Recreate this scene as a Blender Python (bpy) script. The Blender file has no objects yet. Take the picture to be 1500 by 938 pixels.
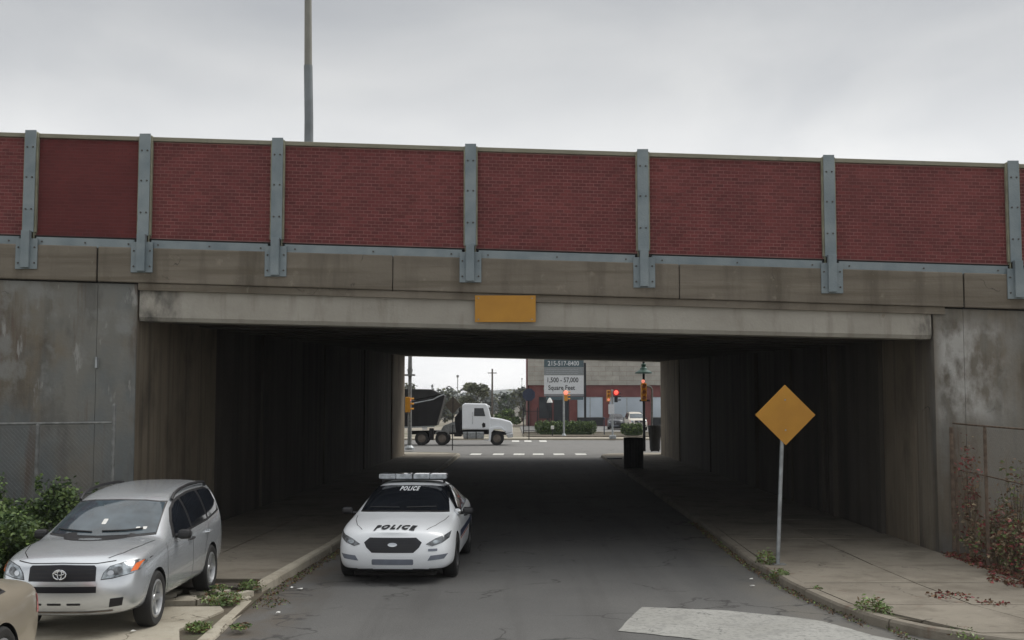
import bpy, bmesh, math, random
import numpy as np
from mathutils import Vector, Matrix, noise as mnoise
from mathutils.bvhtree import BVHTree
from mathutils.geometry import delaunay_2d_cdt
R = math.radians
rnd = random.Random(7)
S = bpy.context.scene
COL = S.collection

# ------------------------------------------------------------------ camera
F = 1715 / 1500
cam_d = bpy.data.cameras.new('camera')
cam_d.sensor_width = 36; cam_d.lens = 36 * F
cam_d.clip_start = .1; cam_d.clip_end = 9000
cam = bpy.data.objects.new('camera', cam_d); COL.objects.link(cam)
cam.location = (0, 0, 2.75)
cam.rotation_euler = (R(90) + math.atan(124 / 1715), 0, 0)
S.camera = cam
S.view_settings.view_transform = 'Standard'; S.view_settings.look = 'None'
S.view_settings.exposure = 0.6; S.view_settings.gamma = 1.0

# ------------------------------------------------------------------ world and sun
SUN_EL, SUN_AZ = R(50), R(62)          # azimuth measured from +Y towards +X
W = bpy.data.worlds.new('World'); S.world = W; W.use_nodes = True
nt = W.node_tree; nt.nodes.clear()
def N(tree, t, **kw):
    n = tree.nodes.new(t)
    for k, v in kw.items(): setattr(n, k, v)
    return n
wo = N(nt, 'ShaderNodeOutputWorld')
sky = N(nt, 'ShaderNodeTexSky', sky_type='NISHITA'); sky.sun_disc = False
sky.sun_elevation = SUN_EL; sky.sun_rotation = SUN_AZ; sky.air_density = 1.2; sky.dust_density = 3
b1 = N(nt, 'ShaderNodeBackground'); b1.inputs[1].default_value = .1
nt.links.new(sky.outputs[0], b1.inputs[0])
tc = N(nt, 'ShaderNodeTexCoord')
sep = N(nt, 'ShaderNodeSeparateXYZ'); nt.links.new(tc.outputs['Generated'], sep.inputs[0])
# cloud deck: brighter near the horizon, greyer above, with soft cumulus edges
vdiv = N(nt, 'ShaderNodeVectorMath', operation='MULTIPLY'); vdiv.inputs[1].default_value = (1, 1, 2.2)
nt.links.new(tc.outputs['Generated'], vdiv.inputs[0])
n1 = N(nt, 'ShaderNodeTexNoise'); n1.inputs['Scale'].default_value = 2.6; n1.inputs['Detail'].default_value = 7; n1.inputs['Roughness'].default_value = .52; n1.inputs['Distortion'].default_value = .4
nt.links.new(vdiv.outputs[0], n1.inputs['Vector'])
grad = N(nt, 'ShaderNodeValToRGB')
cr = grad.color_ramp
cr.elements[0].position = 0; cr.elements[0].color = (.86, .865, .87, 1)
cr.elements[1].position = 1; cr.elements[1].color = (.80, .80, .79, 1)
for p, c in ((.05, (.78, .783, .785)), (.12, (.64, .642, .64)), (.20, (.60, .602, .602)), (.26, (.45, .454, .458)), (.36, (.29, .297, .308)), (.55, (.55, .55, .55))):
    e = cr.elements.new(p); e.color = (*c, 1)
nt.links.new(sep.outputs[2], grad.inputs[0])
rmp = N(nt, 'ShaderNodeValToRGB'); rc = rmp.color_ramp
rc.elements[0].position = .42; rc.elements[0].color = (.90, .905, .915, 1)
rc.elements[1].position = .66; rc.elements[1].color = (1.13, 1.12, 1.10, 1)
nt.links.new(n1.outputs[0], rmp.inputs[0])
mul = N(nt, 'ShaderNodeMix', data_type='RGBA', blend_type='MULTIPLY'); mul.inputs[0].default_value = 1
nt.links.new(grad.outputs[0], mul.inputs[6]); nt.links.new(rmp.outputs[0], mul.inputs[7])
b2 = N(nt, 'ShaderNodeBackground'); b2.inputs[1].default_value = 1.0
nt.links.new(mul.outputs[2], b2.inputs[0])
mx = N(nt, 'ShaderNodeMixShader'); mx.inputs[0].default_value = .93
nt.links.new(b1.outputs[0], mx.inputs[1]); nt.links.new(b2.outputs[0], mx.inputs[2])
nt.links.new(mx.outputs[0], wo.inputs[0])
sl = bpy.data.lights.new('sun', 'SUN'); sl.energy = 1.5; sl.angle = R(34); sl.color = (1, .97, .92)
so = bpy.data.objects.new('sun', sl); COL.objects.link(so); so.location = (-20, 30, 60)
so.rotation_euler = Vector((-math.sin(SUN_AZ) * math.cos(SUN_EL), -math.cos(SUN_AZ) * math.cos(SUN_EL), -math.sin(SUN_EL))).to_track_quat('-Z', 'Y').to_euler()

# ------------------------------------------------------------------ materials
M = {}
def mat(name, col, rough=.7, metal=0, var=.15, scale=6, bump=0, bscale=40, coat=0, emit=None, espec=None, col2=None, coord='Object', ior=None, detail=5, lo=.35, hi=.65, isl=0):
    m = bpy.data.materials.new(name); m.use_nodes = True
    t = m.node_tree; L = t.links.new
    bs = t.nodes['Principled BSDF']
    bs.inputs['Roughness'].default_value = rough; bs.inputs['Metallic'].default_value = metal
    if coat: bs.inputs['Coat Weight'].default_value = coat; bs.inputs['Coat Roughness'].default_value = .05
    if ior: bs.inputs['IOR'].default_value = ior
    tcn = N(t, 'ShaderNodeTexCoord')
    src = tcn.outputs['Object']
    if coord == 'World': src = N(t, 'ShaderNodeNewGeometry').outputs['Position']
    nz = N(t, 'ShaderNodeTexNoise'); nz.inputs['Scale'].default_value = scale; nz.inputs['Detail'].default_value = detail
    L(src, nz.inputs['Vector'])
    rp = N(t, 'ShaderNodeValToRGB')
    c2 = col2 if col2 else [min(1, c * (1 + var)) for c in col]
    c1 = col if col2 else [c * (1 - var) for c in col]
    rp.color_ramp.elements[0].position = lo; rp.color_ramp.elements[0].color = (*c1, 1)
    rp.color_ramp.elements[1].position = hi; rp.color_ramp.elements[1].color = (*c2, 1)
    L(nz.outputs[0], rp.inputs[0])
    out = rp.outputs[0]
    if isl:
        g = N(t, 'ShaderNodeNewGeometry'); oi = N(t, 'ShaderNodeObjectInfo')
        ad = N(t, 'ShaderNodeMath', operation='ADD'); fr = N(t, 'ShaderNodeMath', operation='FRACT')
        L(g.outputs['Random Per Island'], ad.inputs[0]); L(oi.outputs['Random'], ad.inputs[1]); L(ad.outputs[0], fr.inputs[0])
        mr = N(t, 'ShaderNodeMapRange'); mr.inputs[3].default_value = 1 - isl; mr.inputs[4].default_value = 1 + isl
        L(fr.outputs[0], mr.inputs[0])
        sc = N(t, 'ShaderNodeVectorMath', operation='SCALE'); L(out, sc.inputs[0]); L(mr.outputs[0], sc.inputs['Scale'])
        out = sc.outputs[0]
    L(out, bs.inputs['Base Color'])
    if bump:
        nb = N(t, 'ShaderNodeTexNoise'); nb.inputs['Scale'].default_value = bscale; nb.inputs['Detail'].default_value = 4
        L(src, nb.inputs['Vector'])
        bn = N(t, 'ShaderNodeBump'); bn.inputs['Strength'].default_value = bump; bn.inputs['Distance'].default_value = .02
        L(nb.outputs[0], bn.inputs['Height']); L(bn.outputs[0], bs.inputs['Normal'])
    if emit:
        bs.inputs['Emission Color'].default_value = (*emit[:3], 1); bs.inputs['Emission Strength'].default_value = emit[3]
    M[name] = m
    return m

def layered(name, base, layers, rough=.9, bump=.25, bscale=25, cracks=None):
    """world-space material: base noise pair, then layers (colour, noise scale xyz, lo, hi, strength, region or None)"""
    m = bpy.data.materials.new(name); m.use_nodes = True
    t = m.node_tree; L = t.links.new; bs = t.nodes['Principled BSDF']; bs.inputs['Roughness'].default_value = rough
    geo = N(t, 'ShaderNodeNewGeometry'); P = geo.outputs['Position']
    sp = N(t, 'ShaderNodeSeparateXYZ'); L(P, sp.inputs[0])
    def nz(sx, sy, sz, detail=6, dist=0):
        v = N(t, 'ShaderNodeVectorMath', operation='MULTIPLY'); v.inputs[1].default_value = (sx, sy, sz); L(P, v.inputs[0])
        n = N(t, 'ShaderNodeTexNoise'); n.inputs['Scale'].default_value = 1; n.inputs['Detail'].default_value = detail; n.inputs['Roughness'].default_value = .6; n.inputs['Distortion'].default_value = dist
        L(v.outputs[0], n.inputs['Vector']); return n.outputs[0]
    rp = N(t, 'ShaderNodeValToRGB'); rp.color_ramp.elements[0].position = .3; rp.color_ramp.elements[1].position = .7
    rp.color_ramp.elements[0].color = (*base[0], 1); rp.color_ramp.elements[1].color = (*base[1], 1)
    L(nz(*base[2]), rp.inputs[0]); cur = rp.outputs[0]
    for (c, s, lo, hi, k, reg) in layers:
        mr = N(t, 'ShaderNodeMapRange'); mr.inputs[1].default_value = lo; mr.inputs[2].default_value = hi
        mr.inputs[3].default_value = 0; mr.inputs[4].default_value = k; L(nz(*s), mr.inputs[0])
        f = mr.outputs[0]
        for (ax, a, b) in (reg or []):       # smooth window: 0 at a, 1 at b (b may be smaller than a)
            r2 = N(t, 'ShaderNodeMapRange'); r2.interpolation_type = 'SMOOTHSTEP'
            r2.inputs[1].default_value = min(a, b); r2.inputs[2].default_value = max(a, b)
            r2.inputs[3].default_value = 0 if a < b else 1; r2.inputs[4].default_value = 1 if a < b else 0
            L(sp.outputs[ax], r2.inputs[0])
            mm = N(t, 'ShaderNodeMath', operation='MULTIPLY'); L(f, mm.inputs[0]); L(r2.outputs[0], mm.inputs[1]); f = mm.outputs[0]
        mi = N(t, 'ShaderNodeMix', data_type='RGBA'); L(f, mi.inputs[0]); L(cur, mi.inputs[6]); mi.inputs[7].default_value = (*c, 1)
        cur = mi.outputs[2]
    if cracks:
        cs_, wd, cc, mlo = cracks
        v = N(t, 'ShaderNodeVectorMath', operation='MULTIPLY'); v.inputs[1].default_value = (cs_, cs_, cs_); L(P, v.inputs[0])
        dn = N(t, 'ShaderNodeTexNoise'); dn.inputs['Scale'].default_value = 3; dn.inputs['Detail'].default_value = 6; L(v.outputs[0], dn.inputs['Vector'])
        sc = N(t, 'ShaderNodeVectorMath', operation='SCALE'); sc.inputs['Scale'].default_value = .55; L(dn.outputs[1], sc.inputs[0])
        ad = N(t, 'ShaderNodeVectorMath', operation='ADD'); L(v.outputs[0], ad.inputs[0]); L(sc.outputs[0], ad.inputs[1])
        vo = N(t, 'ShaderNodeTexVoronoi', feature='DISTANCE_TO_EDGE'); vo.inputs['Scale'].default_value = 1; L(ad.outputs[0], vo.inputs['Vector'])
        m1 = N(t, 'ShaderNodeMapRange'); m1.inputs[1].default_value = 0; m1.inputs[2].default_value = wd; m1.inputs[3].default_value = 1; m1.inputs[4].default_value = 0; L(vo.outputs[0], m1.inputs[0])
        m2 = N(t, 'ShaderNodeMapRange'); m2.inputs[1].default_value = mlo; m2.inputs[2].default_value = mlo + .06; L(nz(cs_ * 1.3, cs_ * 1.3, cs_ * 1.3, 3), m2.inputs[0])
        mm = N(t, 'ShaderNodeMath', operation='MULTIPLY'); L(m1.outputs[0], mm.inputs[0]); L(m2.outputs[0], mm.inputs[1])
        mi = N(t, 'ShaderNodeMix', data_type='RGBA'); L(mm.outputs[0], mi.inputs[0]); L(cur, mi.inputs[6]); mi.inputs[7].default_value = (*cc, 1); cur = mi.outputs[2]
    L(cur, bs.inputs['Base Color'])
    nb = nz(bscale, bscale, bscale, 5)
    bn = N(t, 'ShaderNodeBump'); bn.inputs['Strength'].default_value = bump; bn.inputs['Distance'].default_value = .02
    L(nb, bn.inputs['Height']); L(bn.outputs[0], bs.inputs['Normal'])
    M[name] = m; return m

DIRT = (.035, .030, .026)
layered('tunnel_shaded_concrete', ((.055, .048, .040), (.095, .083, .066), (.5, .5, .35)), [  # grimy middle bays and girders; shade inside the underpass darkens this colour too
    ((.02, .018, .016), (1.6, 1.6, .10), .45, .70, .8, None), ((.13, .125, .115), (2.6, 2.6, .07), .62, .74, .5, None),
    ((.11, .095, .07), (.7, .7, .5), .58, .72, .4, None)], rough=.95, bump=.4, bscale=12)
layered('portal_lit_concrete', ((.15, .122, .086), (.25, .21, .155), (.5, .5, .35)), [  # end bays: daylight glow at the openings painted in as paler tan
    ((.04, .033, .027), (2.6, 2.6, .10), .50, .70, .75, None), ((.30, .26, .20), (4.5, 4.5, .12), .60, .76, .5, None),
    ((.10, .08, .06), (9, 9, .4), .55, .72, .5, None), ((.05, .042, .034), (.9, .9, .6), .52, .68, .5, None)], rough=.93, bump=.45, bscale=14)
LW = [(0, -6.5, -6.75), (1, 21.6, 20.95)]
layered('wall_concrete', ((.115, .096, .072), (.20, .172, .132), (.5, .5, .35)), [
    ((.035, .030, .025), (2.2, 2.2, .12), .46, .70, .8, None),               # long vertical water streaks
    ((.055, .045, .035), (8, 8, .25), .52, .74, .55, None),
    ((.27, .235, .185), (3.2, 3.2, .16), .60, .76, .5, None),
    ((.25, .22, .175), (1.4, 1.4, 1.6), .58, .75, .35, None),
    ((.185, .185, .17), (.55, .4, .6), .34, .52, .85, LW),   # grey repaired coat, left wing wall
    ((.13, .148, .155), (.8, .5, .5), .46, .60, .7, LW),
    ((.085, .083, .078), (1.3, 1, .55), .54, .68, .7, LW),
    ((.10, .065, .045), (4, 2, .35), .58, .68, .6, LW),
    ((.23, .235, .225), (1.6, 1, 1.1), .52, .62, .7, LW + [(2, 2.2, 3.4)]),
    ((.30, .30, .285), (5, 2, 1.2), .60, .66, .8, LW + [(2, 2.6, 3.0)]),
    ((.20, .20, .185), (1.2, 1, .7), .38, .60, .7, [(0, 7.5, 7.7), (1, 21.6, 21.1)]),
    ((.40, .395, .375), (2.2, 1, 1.2), .42, .57, .85, [(0, 7.55, 7.8), (0, 9.3, 8.3), (2, 2.3, 2.7), (2, 4.4, 4.0), (1, 21.6, 21.1)]),  # white lime bloom right
    ((.03, .028, .026), (4, 4, 4), .60, .70, .5, [(0, 7.7, 8.0), (0, 9.1, 8.5), (2, 2.3, 2.6), (2, 3.9, 3.5), (1, 21.6, 21.1)]),
    ((.10, .06, .035), (6, 3, .3), .58, .66, .6, [(0, 7.7, 7.9), (1, 21.6, 21.1), (2, 2.6, 2.2)]),
    (DIRT, (1.2, 1.2, .8), .35, .6, .6, [(2, .9, .15)])], rough=.93, bump=.45, bscale=14, cracks=(.45, .006, (.03, .028, .025), .55))
layered('beam_concrete', ((.285, .265, .228), (.385, .365, .32), (.8, .8, 1.2)), [
    ((.14, .12, .09), (3, 1, .5), .52, .72, .55, None),
    ((.05, .048, .044), (2.5, 1, 1.5), .40, .60, .85, [(0, -5.4, -6.5)]),
    ((.05, .045, .04), (3, 1, 1.2), .45, .6, .8, [(0, 7.0, 7.5)]),
    ((.34, .32, .28), (6, 6, 6), .6, .7, .5, None),
    ((.16, .10, .05), (5, 2, 5), .70, .74, .5, None)], bump=.35, bscale=18)
layered('deck_concrete', ((.145, .125, .098), (.21, .183, .146), (.5, .5, 3)), [
    ((.07, .058, .042), (1.6, 1, .22), .50, .70, .75, None),
    ((.10, .082, .056), (.3, .3, 9), .5, .65, .5, None),
    ((.27, .24, .19), (5, 5, 5), .62, .72, .5, None)], bump=.35, bscale=16, cracks=(.6, .006, (.04, .034, .026), .58))
layered('coping_concrete', ((.20, .19, .14), (.28, .265, .21), (2, 2, 2)), [((.09, .085, .07), (4, 4, 4), .55, .7, .5, None)])
layered('asphalt', ((.080, .080, .079), (.112, .111, .107), (.35, .35, .35)), [
    ((.17, .168, .16), (30, 30, 30), .56, .72, .5, None),
    ((.045, .045, .045), (22, 22, 22), .56, .72, .5, None),
    ((.060, .058, .056), (1.8, .10, 1), .50, .70, .5, None),
    ((.125, .123, .117), (.9, .07, 1), .55, .72, .45, None),
    ((.04, .038, .037), (1.1, .8, 1), .66, .72, .6, None),
    ((.085, .068, .05), (1.5, .8, 1), .36, .60, .85, [(0, -2.4, -3.25), (1, 26, 23)]),
    ((.135, .125, .105), (1.1, .6, 1), .36, .60, .7, [(0, 3.1, 3.9), (1, 30, 24)]),
    ((.20, .195, .185), (.3, .3, 1), .2, .4, .65, [(1, 60, 63)])], rough=.88, bump=.6, bscale=60, cracks=(.42, .015, (.035, .034, .033), .47))
layered('sidewalk_concrete', ((.165, .145, .115), (.235, .21, .168), (.7, .7, .7)), [
    ((.085, .070, .050), (1.2, 1.2, 1), .50, .70, .65, None),
    ((.10, .085, .062), (5, 5, 1), .55, .72, .5, None),
    ((.12, .06, .035), (2.6, 2.6, 1), .63, .70, .5, [(1, 21, 18)]),
    ((.31, .29, .245), (9, 9, 9), .60, .72, .35, None)], bump=.4, bscale=30, cracks=(.5, .008, (.045, .035, .025), .52))
layered('apron_concrete', ((.31, .28, .22), (.39, .36, .295), (.8, .8, .8)), [
    ((.15, .125, .09), (1.3, 1.3, 1), .50, .70, .6, None),
    ((.20, .18, .14), (6, 6, 1), .55, .70, .5, None),
    ((.44, .42, .36), (20, 20, 20), .58, .72, .5, None)], bump=.4, bscale=40, cracks=(.7, .01, (.08, .065, .045), .52))
layered('crosswalk_concrete', ((.26, .26, .24), (.33, .33, .31), (.9, .9, .9)), [
    ((.15, .15, .145), (3, 3, 3), .52, .68, .5, None),
    ((.15, .15, .145), (14, 14, 14), .50, .66, .7, None)], bump=.4, bscale=40, cracks=(1.1, .012, (.10, .10, .095), .48))
layered('soil', ((.06, .048, .034), (.11, .09, .06), (1.2, 1.2, 1.2)), [
    ((.05, .065, .025), (1.5, 1.5, 1), .5, .65, .7, None)], bump=.8, bscale=14)
layered('lot_ground', ((.19, .165, .125), (.26, .235, .19), (.05, .05, .05)), [
    ((.10, .11, .06), (.12, .12, .1), .52, .62, .7, None)], bump=.3, bscale=3)
layered('lot_asphalt', ((.15, .15, .145), (.21, .205, .195), (.2, .2, .2)), [], bump=.3, bscale=20)
layered('hill_green', ((.055, .075, .065), (.09, .105, .09), (.03, .03, .05)), [
    ((.16, .15, .14), (.12, .12, .2), .6, .66, .6, None)], bump=.1, bscale=1)
mat('mortar', (.27, .135, .125), .95, var=.2, scale=3, coord='World')
mat('mortar_red', (.13, .045, .045), .95, var=.15, scale=3, coord='World')
mat('brick', (.12, .026, .027), .85, col2=(.165, .038, .037), scale=.9, coord='World', isl=.24, bump=.3, bscale=60, lo=.3, hi=.7)
mat('brick_smooth', (.105, .019, .019), .9, col2=(.13, .026, .025), scale=1.2, coord='World', isl=.12)
mat('steel_paint', (.165, .205, .225), .6, .1, col2=(.235, .275, .29), scale=2.2, coord='World', detail=9, bump=.25, bscale=30)
mat('steel_edge', (.26, .26, .19), .7, 0, var=.2, scale=5, coord='World')
mat('rust_bolt', (.09, .085, .08), .6, .5)
mat('joint_dark', (.015, .014, .013), 1)
mat('galv', (.32, .34, .35), .5, .6, var=.2, scale=8)
mat('galv_dull', (.20, .205, .20), .7, .3, var=.25, scale=8)
mat('rusty_post', (.13, .095, .07), .8, .2, var=.3, scale=10)
mat('pole_metal', (.17, .19, .20), .55, .4, var=.15, scale=2)
mat('pole_tan', (.20, .20, .175), .6, .2, var=.1, scale=2)
mat('sign_yellow', (.40, .185, .012), .5, col2=(.46, .22, .016), scale=3, detail=8)
mat('silver_paint', (.63, .665, .70), .26, .66, var=.03, scale=1.5, coat=.6)
mat('white_paint', (.80, .83, .86), .3, 0, var=.03, scale=2, coat=.5)
mat('beige_paint', (.30, .265, .21), .38, .35, var=.06, scale=2, coat=.4)
mat('dark_paint', (.03, .035, .045), .3, .3, coat=.6)
mat('cream_paint', (.62, .58, .50), .4, 0, coat=.4)
mat('glass_dark', (.010, .012, .016), .04, 0, var=.2, scale=2, ior=1.5)
mat('glass_screen', (.050, .070, .085), .05, 0, var=.35, scale=3, ior=1.7)
mat('trim_black', (.014, .014, .016), .45, 0, var=.2)
mat('grille_black', (.006, .007, .012), .35, 0)
mat('chrome', (.62, .64, .66), .15, 1, var=.05)
mat('lamp_glass', (.34, .38, .41), .10, .4, var=.6, scale=14, coat=1)
mat('lamp_dark', (.13, .14, .15), .15, .3, var=.6, scale=16, coat=1)
mat('amber', (.75, .16, .04), .25, 0, coat=.6)
mat('red_lens', (.45, .02, .025), .25, 0, coat=.6)
mat('tyre', (.016, .016, .016), .85, bump=.3, bscale=60)
mat('alloy', (.45, .46, .47), .35, .7, var=.1)
mat('text_black', (.015, .017, .02), .6)
mat('text_white', (.7, .72, .74), .6)
mat('plate_grey', (.16, .18, .22), .6, var=.1)
mat('stripe_blue', (.02, .035, .09), .4, coat=.4)
mat('lightbar_clear', (.36, .39, .42), .2, 0, var=.3, scale=12, coat=1)
mat('leaf_green', (.075, .125, .035), .6, col2=(.17, .24, .07), scale=3, isl=.4, coord='World')
mat('leaf_dark', (.03, .06, .022), .6, col2=(.075, .12, .04), scale=3, isl=.4, coord='World')
mat('leaf_red', (.16, .022, .025), .6, col2=(.26, .05, .05), scale=4, isl=.4, coord='World')
mat('leaf_brown', (.10, .055, .03), .8, col2=(.17, .10, .05), scale=4, isl=.4, coord='World')
mat('leaf_dry', (.13, .10, .06), .85, col2=(.24, .19, .12), scale=4, isl=.4, coord='World')
mat('leaf_far', (.085, .10, .06), .8, col2=(.16, .17, .10), scale=.4, isl=.35, coord='World')
mat('leaf_far_grey', (.10, .12, .12), .8, col2=(.19, .205, .20), scale=.4, isl=.3, coord='World')
mat('bark', (.07, .055, .042), .95, bump=.5, bscale=20)
mat('wood_pole', (.10, .085, .07), .95)
mat('bin_black', (.012, .012, .013), .6, var=.3)
mat('truck_black', (.010, .010, .012), .45, .2, var=.3, scale=1)
mat('truck_tarp', (.022, .022, .022), .9, var=.4, scale=2, bump=.5, bscale=4)
mat('truck_dust', (.14, .12, .10), .9, var=.3, scale=4)
mat('signal_yellow', (.55, .25, .02), .5, var=.1)
mat('lens_red_on', (.9, .1, .06), .4, emit=(1, .10, .07, .85))
mat('lens_pink_on', (.9, .3, .2), .4, emit=(1, .30, .2, .45))
mat('lens_off', (.30, .12, .05), .3)
mat('shade_green', (.02, .06, .045), .45, .2)
mat('band_stone', (.31, .295, .26), .9, col2=(.38, .365, .325), scale=1.2, coord='World', isl=.08)
mat('far_brick', (.12, .035, .034), .9, col2=(.17, .055, .05), scale=.8, coord='World')
mat('window_pale', (.42, .48, .54), .12, 0, var=.1, scale=.3, coord='World')
mat('window_dark', (.02, .026, .032), .1, 0)
mat('board_teal', (.05, .085, .10), .6, var=.15)
mat('board_grey', (.19, .21, .22), .6, var=.1)
mat('board_white', (.56, .58, .60), .6, var=.05)
mat('iron_black', (.012, .014, .018), .6, .3)
mat('navy', (.03, .04, .07), .5, .2)
mat('litter_white', (.65, .65, .63), .8)
mat('litter_maroon', (.12, .02, .04), .8)
mat('paint_white_road', (.62, .62, .58), .8, var=.2, scale=6, coord='World')
mat('pale_wall', (.48, .47, .44), .9)

# ------------------------------------------------------------------ helpers
def link(o, parent=None):
    COL.objects.link(o)
    if parent is not None: o.parent = parent
    return o
class MB:
    def __init__(s): s.v = []; s.f = []; s.m = []
    def add(s, v, f, mi=0):
        n = len(s.v); s.v += [tuple(p) for p in v]; s.f += [tuple(i + n for i in q) for q in f]; s.m += [mi] * len(f); return s
    def box(s, x0, x1, y0, y1, z0, z1, mi=0):
        v = [(x, y, z) for x in (x0, x1) for y in (y0, y1) for z in (z0, z1)]
        return s.add(v, [(0, 1, 3, 2), (4, 6, 7, 5), (0, 4, 5, 1), (2, 3, 7, 6), (0, 2, 6, 4), (1, 5, 7, 3)], mi)
    def hexa(s, v, mi=0):      # eight corners ordered like box()
        return s.add(v, [(0, 1, 3, 2), (4, 6, 7, 5), (0, 4, 5, 1), (2, 3, 7, 6), (0, 2, 6, 4), (1, 5, 7, 3)], mi)
    def tube(s, pts, r, n=8, mi=0, cap=True):
        pts = [Vector(p) for p in pts]; rs = r if isinstance(r, (list, tuple)) else [r] * len(pts)
        v = []; f = []; up = None
        for i, p in enumerate(pts):
            d = (pts[min(i + 1, len(pts) - 1)] - pts[max(i - 1, 0)]).normalized()
            if up is None: up = Vector((0, 0, 1)) if abs(d.z) < .9 else Vector((1, 0, 0))
            a = d.cross(up).normalized(); b = a.cross(d).normalized()
            for k in range(n):
                t = 2 * math.pi * k / n; v.append(p + (a * math.cos(t) + b * math.sin(t)) * rs[i])
        for i in range(len(pts) - 1):
            for k in range(n):
                f.append((i * n + k, i * n + (k + 1) % n, (i + 1) * n + (k + 1) % n, (i + 1) * n + k))
        if cap: f.append(tuple(range(n))[::-1]); f.append(tuple(range((len(pts) - 1) * n, len(pts) * n)))
        return s.add(v, f, mi)
    def lathe(s, prof, axis='z', n=24, c=(0, 0, 0), mi=0, cap=True):   # prof: (radius, height) list
        v = []; f = []
        for (r, h) in prof:
            for k in range(n):
                t = 2 * math.pi * k / n; a, b = r * math.cos(t), r * math.sin(t)
                p = {'z': (a, b, h), 'x': (h, a, b), 'y': (b, h, a)}[axis]
                v.append((p[0] + c[0], p[1] + c[1], p[2] + c[2]))
        for i in range(len(prof) - 1):
            for k in range(n): f.append((i * n + k, i * n + (k + 1) % n, (i + 1) * n + (k + 1) % n, (i + 1) * n + k))
        if cap and prof[0][0] > 1e-4: f.append(tuple(range(n))[::-1])
        if cap and prof[-1][0] > 1e-4: f.append(tuple(range((len(prof) - 1) * n, len(prof) * n)))
        return s.add(v, f, mi)
    def prism(s, poly, a, b, axis='z', mi=0):        # polygon extruded from a to b along axis
        n = len(poly); v = []
        for h in (a, b):
            for (p, q) in poly: v.append({'z': (p, q, h), 'x': (h, p, q), 'y': (p, h, q)}[axis])
        f = [tuple(range(n))[::-1], tuple(range(n, 2 * n))] + [(i, (i + 1) % n, n + (i + 1) % n, n + i) for i in range(n)]
        return s.add(v, f, mi)
    def mesh(s, name, mats, smooth=False):
        me = bpy.data.meshes.new(name); me.from_pydata(s.v, [], s.f)
        for m in (mats if isinstance(mats, (list, tuple)) else [mats]): me.materials.append(M[m])
        if len(set(s.m)) > 1: me.polygons.foreach_set('material_index', s.m)
        bm = bmesh.new(); bm.from_mesh(me); bmesh.ops.recalc_face_normals(bm, faces=bm.faces)
        bm.to_mesh(me); bm.free()
        if smooth: me.shade_smooth() if hasattr(me, 'shade_smooth') else None
        return me
    def build(s, name, mats, parent=None, loc=None, smooth=False, bevel=0, rz=0):
        o = bpy.data.objects.new(name, s.mesh(name, mats, smooth)); link(o, parent)
        if loc: o.location = loc
        if rz: o.rotation_euler.z = rz
        if bevel:
            b = o.modifiers.new('bevel', 'BEVEL'); b.width = bevel; b.segments = 2; b.limit_method = 'ANGLE'; b.angle_limit = R(40)
        if smooth:
            for p in o.data.polygons: p.use_smooth = True
            try: o.data.set_sharp_from_angle(angle=R(40))
            except Exception: pass
        return o
def tag(o, label=None, cat=None, group=None, kind=None):
    if label: o['label'] = label
    if cat: o['category'] = cat
    if group: o['group'] = group
    if kind: o['kind'] = kind
    return o
def empty(name, loc, label, cat, group=None, rz=0):
    o = bpy.data.objects.new(name, None); link(o); o.location = loc; o.rotation_euler.z = rz; o.empty_display_size = .2
    return tag(o, label, cat, group)
def copy_tree(o, parent=None):
    c = o.copy(); link(c)
    if parent is not None: c.parent = parent
    for ch in list(o.children): copy_tree(ch, c)
    return c
def struct(o): o['kind'] = 'structure'; return o
def text_mesh(s, size, font_bold=.0, shear=0, space=1.0):
    cu = bpy.data.curves.new('t', 'FONT'); cu.body = s; cu.size = size; cu.offset = font_bold; cu.shear = shear
    cu.align_x = 'CENTER'; cu.align_y = 'CENTER'; cu.space_character = space; cu.resolution_u = 3
    o = bpy.data.objects.new('t', cu); link(o)
    dg = bpy.context.evaluated_depsgraph_get(); me = bpy.data.meshes.new_from_object(o.evaluated_get(dg))
    vs = [v.co.copy() for v in me.vertices]; fs = [tuple(p.vertices) for p in me.polygons]
    bpy.data.objects.remove(o); bpy.data.curves.remove(cu); bpy.data.meshes.remove(me)
    return vs, fs

# ------------------------------------------------------------------ overpass geometry
XL, XR = -6.72, 7.60
YP = 20.9                                # face of the near portal
def py_(x): return YP + .01 * (x - XL)
YF = 62.0
SL = .0293                               # the deck falls to the right
def dz(x): return -SL * (x - XL)
def beam_bot(x, y): # underside of the beams rises away from the camera
    n = 4.25 - .0224 * (x - XL); return n + (y - YP) * .0262
def wallL(y): return XL + (y - YP) * .0255
def wallR(y): return XR + (y - YP) * .006

def grid_sheet(name, x0, x1, y0, y1, z, m, nx=1, ny=1):
    b = MB(); v = []; f = []
    for j in range(ny + 1):
        for i in range(nx + 1): v.append((x0 + (x1 - x0) * i / nx, y0 + (y1 - y0) * j / ny, z))
    for j in range(ny):
        for i in range(nx): a = j * (nx + 1) + i; f.append((a, a + 1, a + nx + 2, a + nx + 1))
    b.add(v, f); return b.build(name, m)
def poly_sheet(name, pts, z, m, th=0):
    b = MB()
    if th: b.prism(pts, z - th, z)
    else: b.add([(x, y, z) for x, y in pts], [tuple(range(len(pts)))])
    return b.build(name, m)

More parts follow.
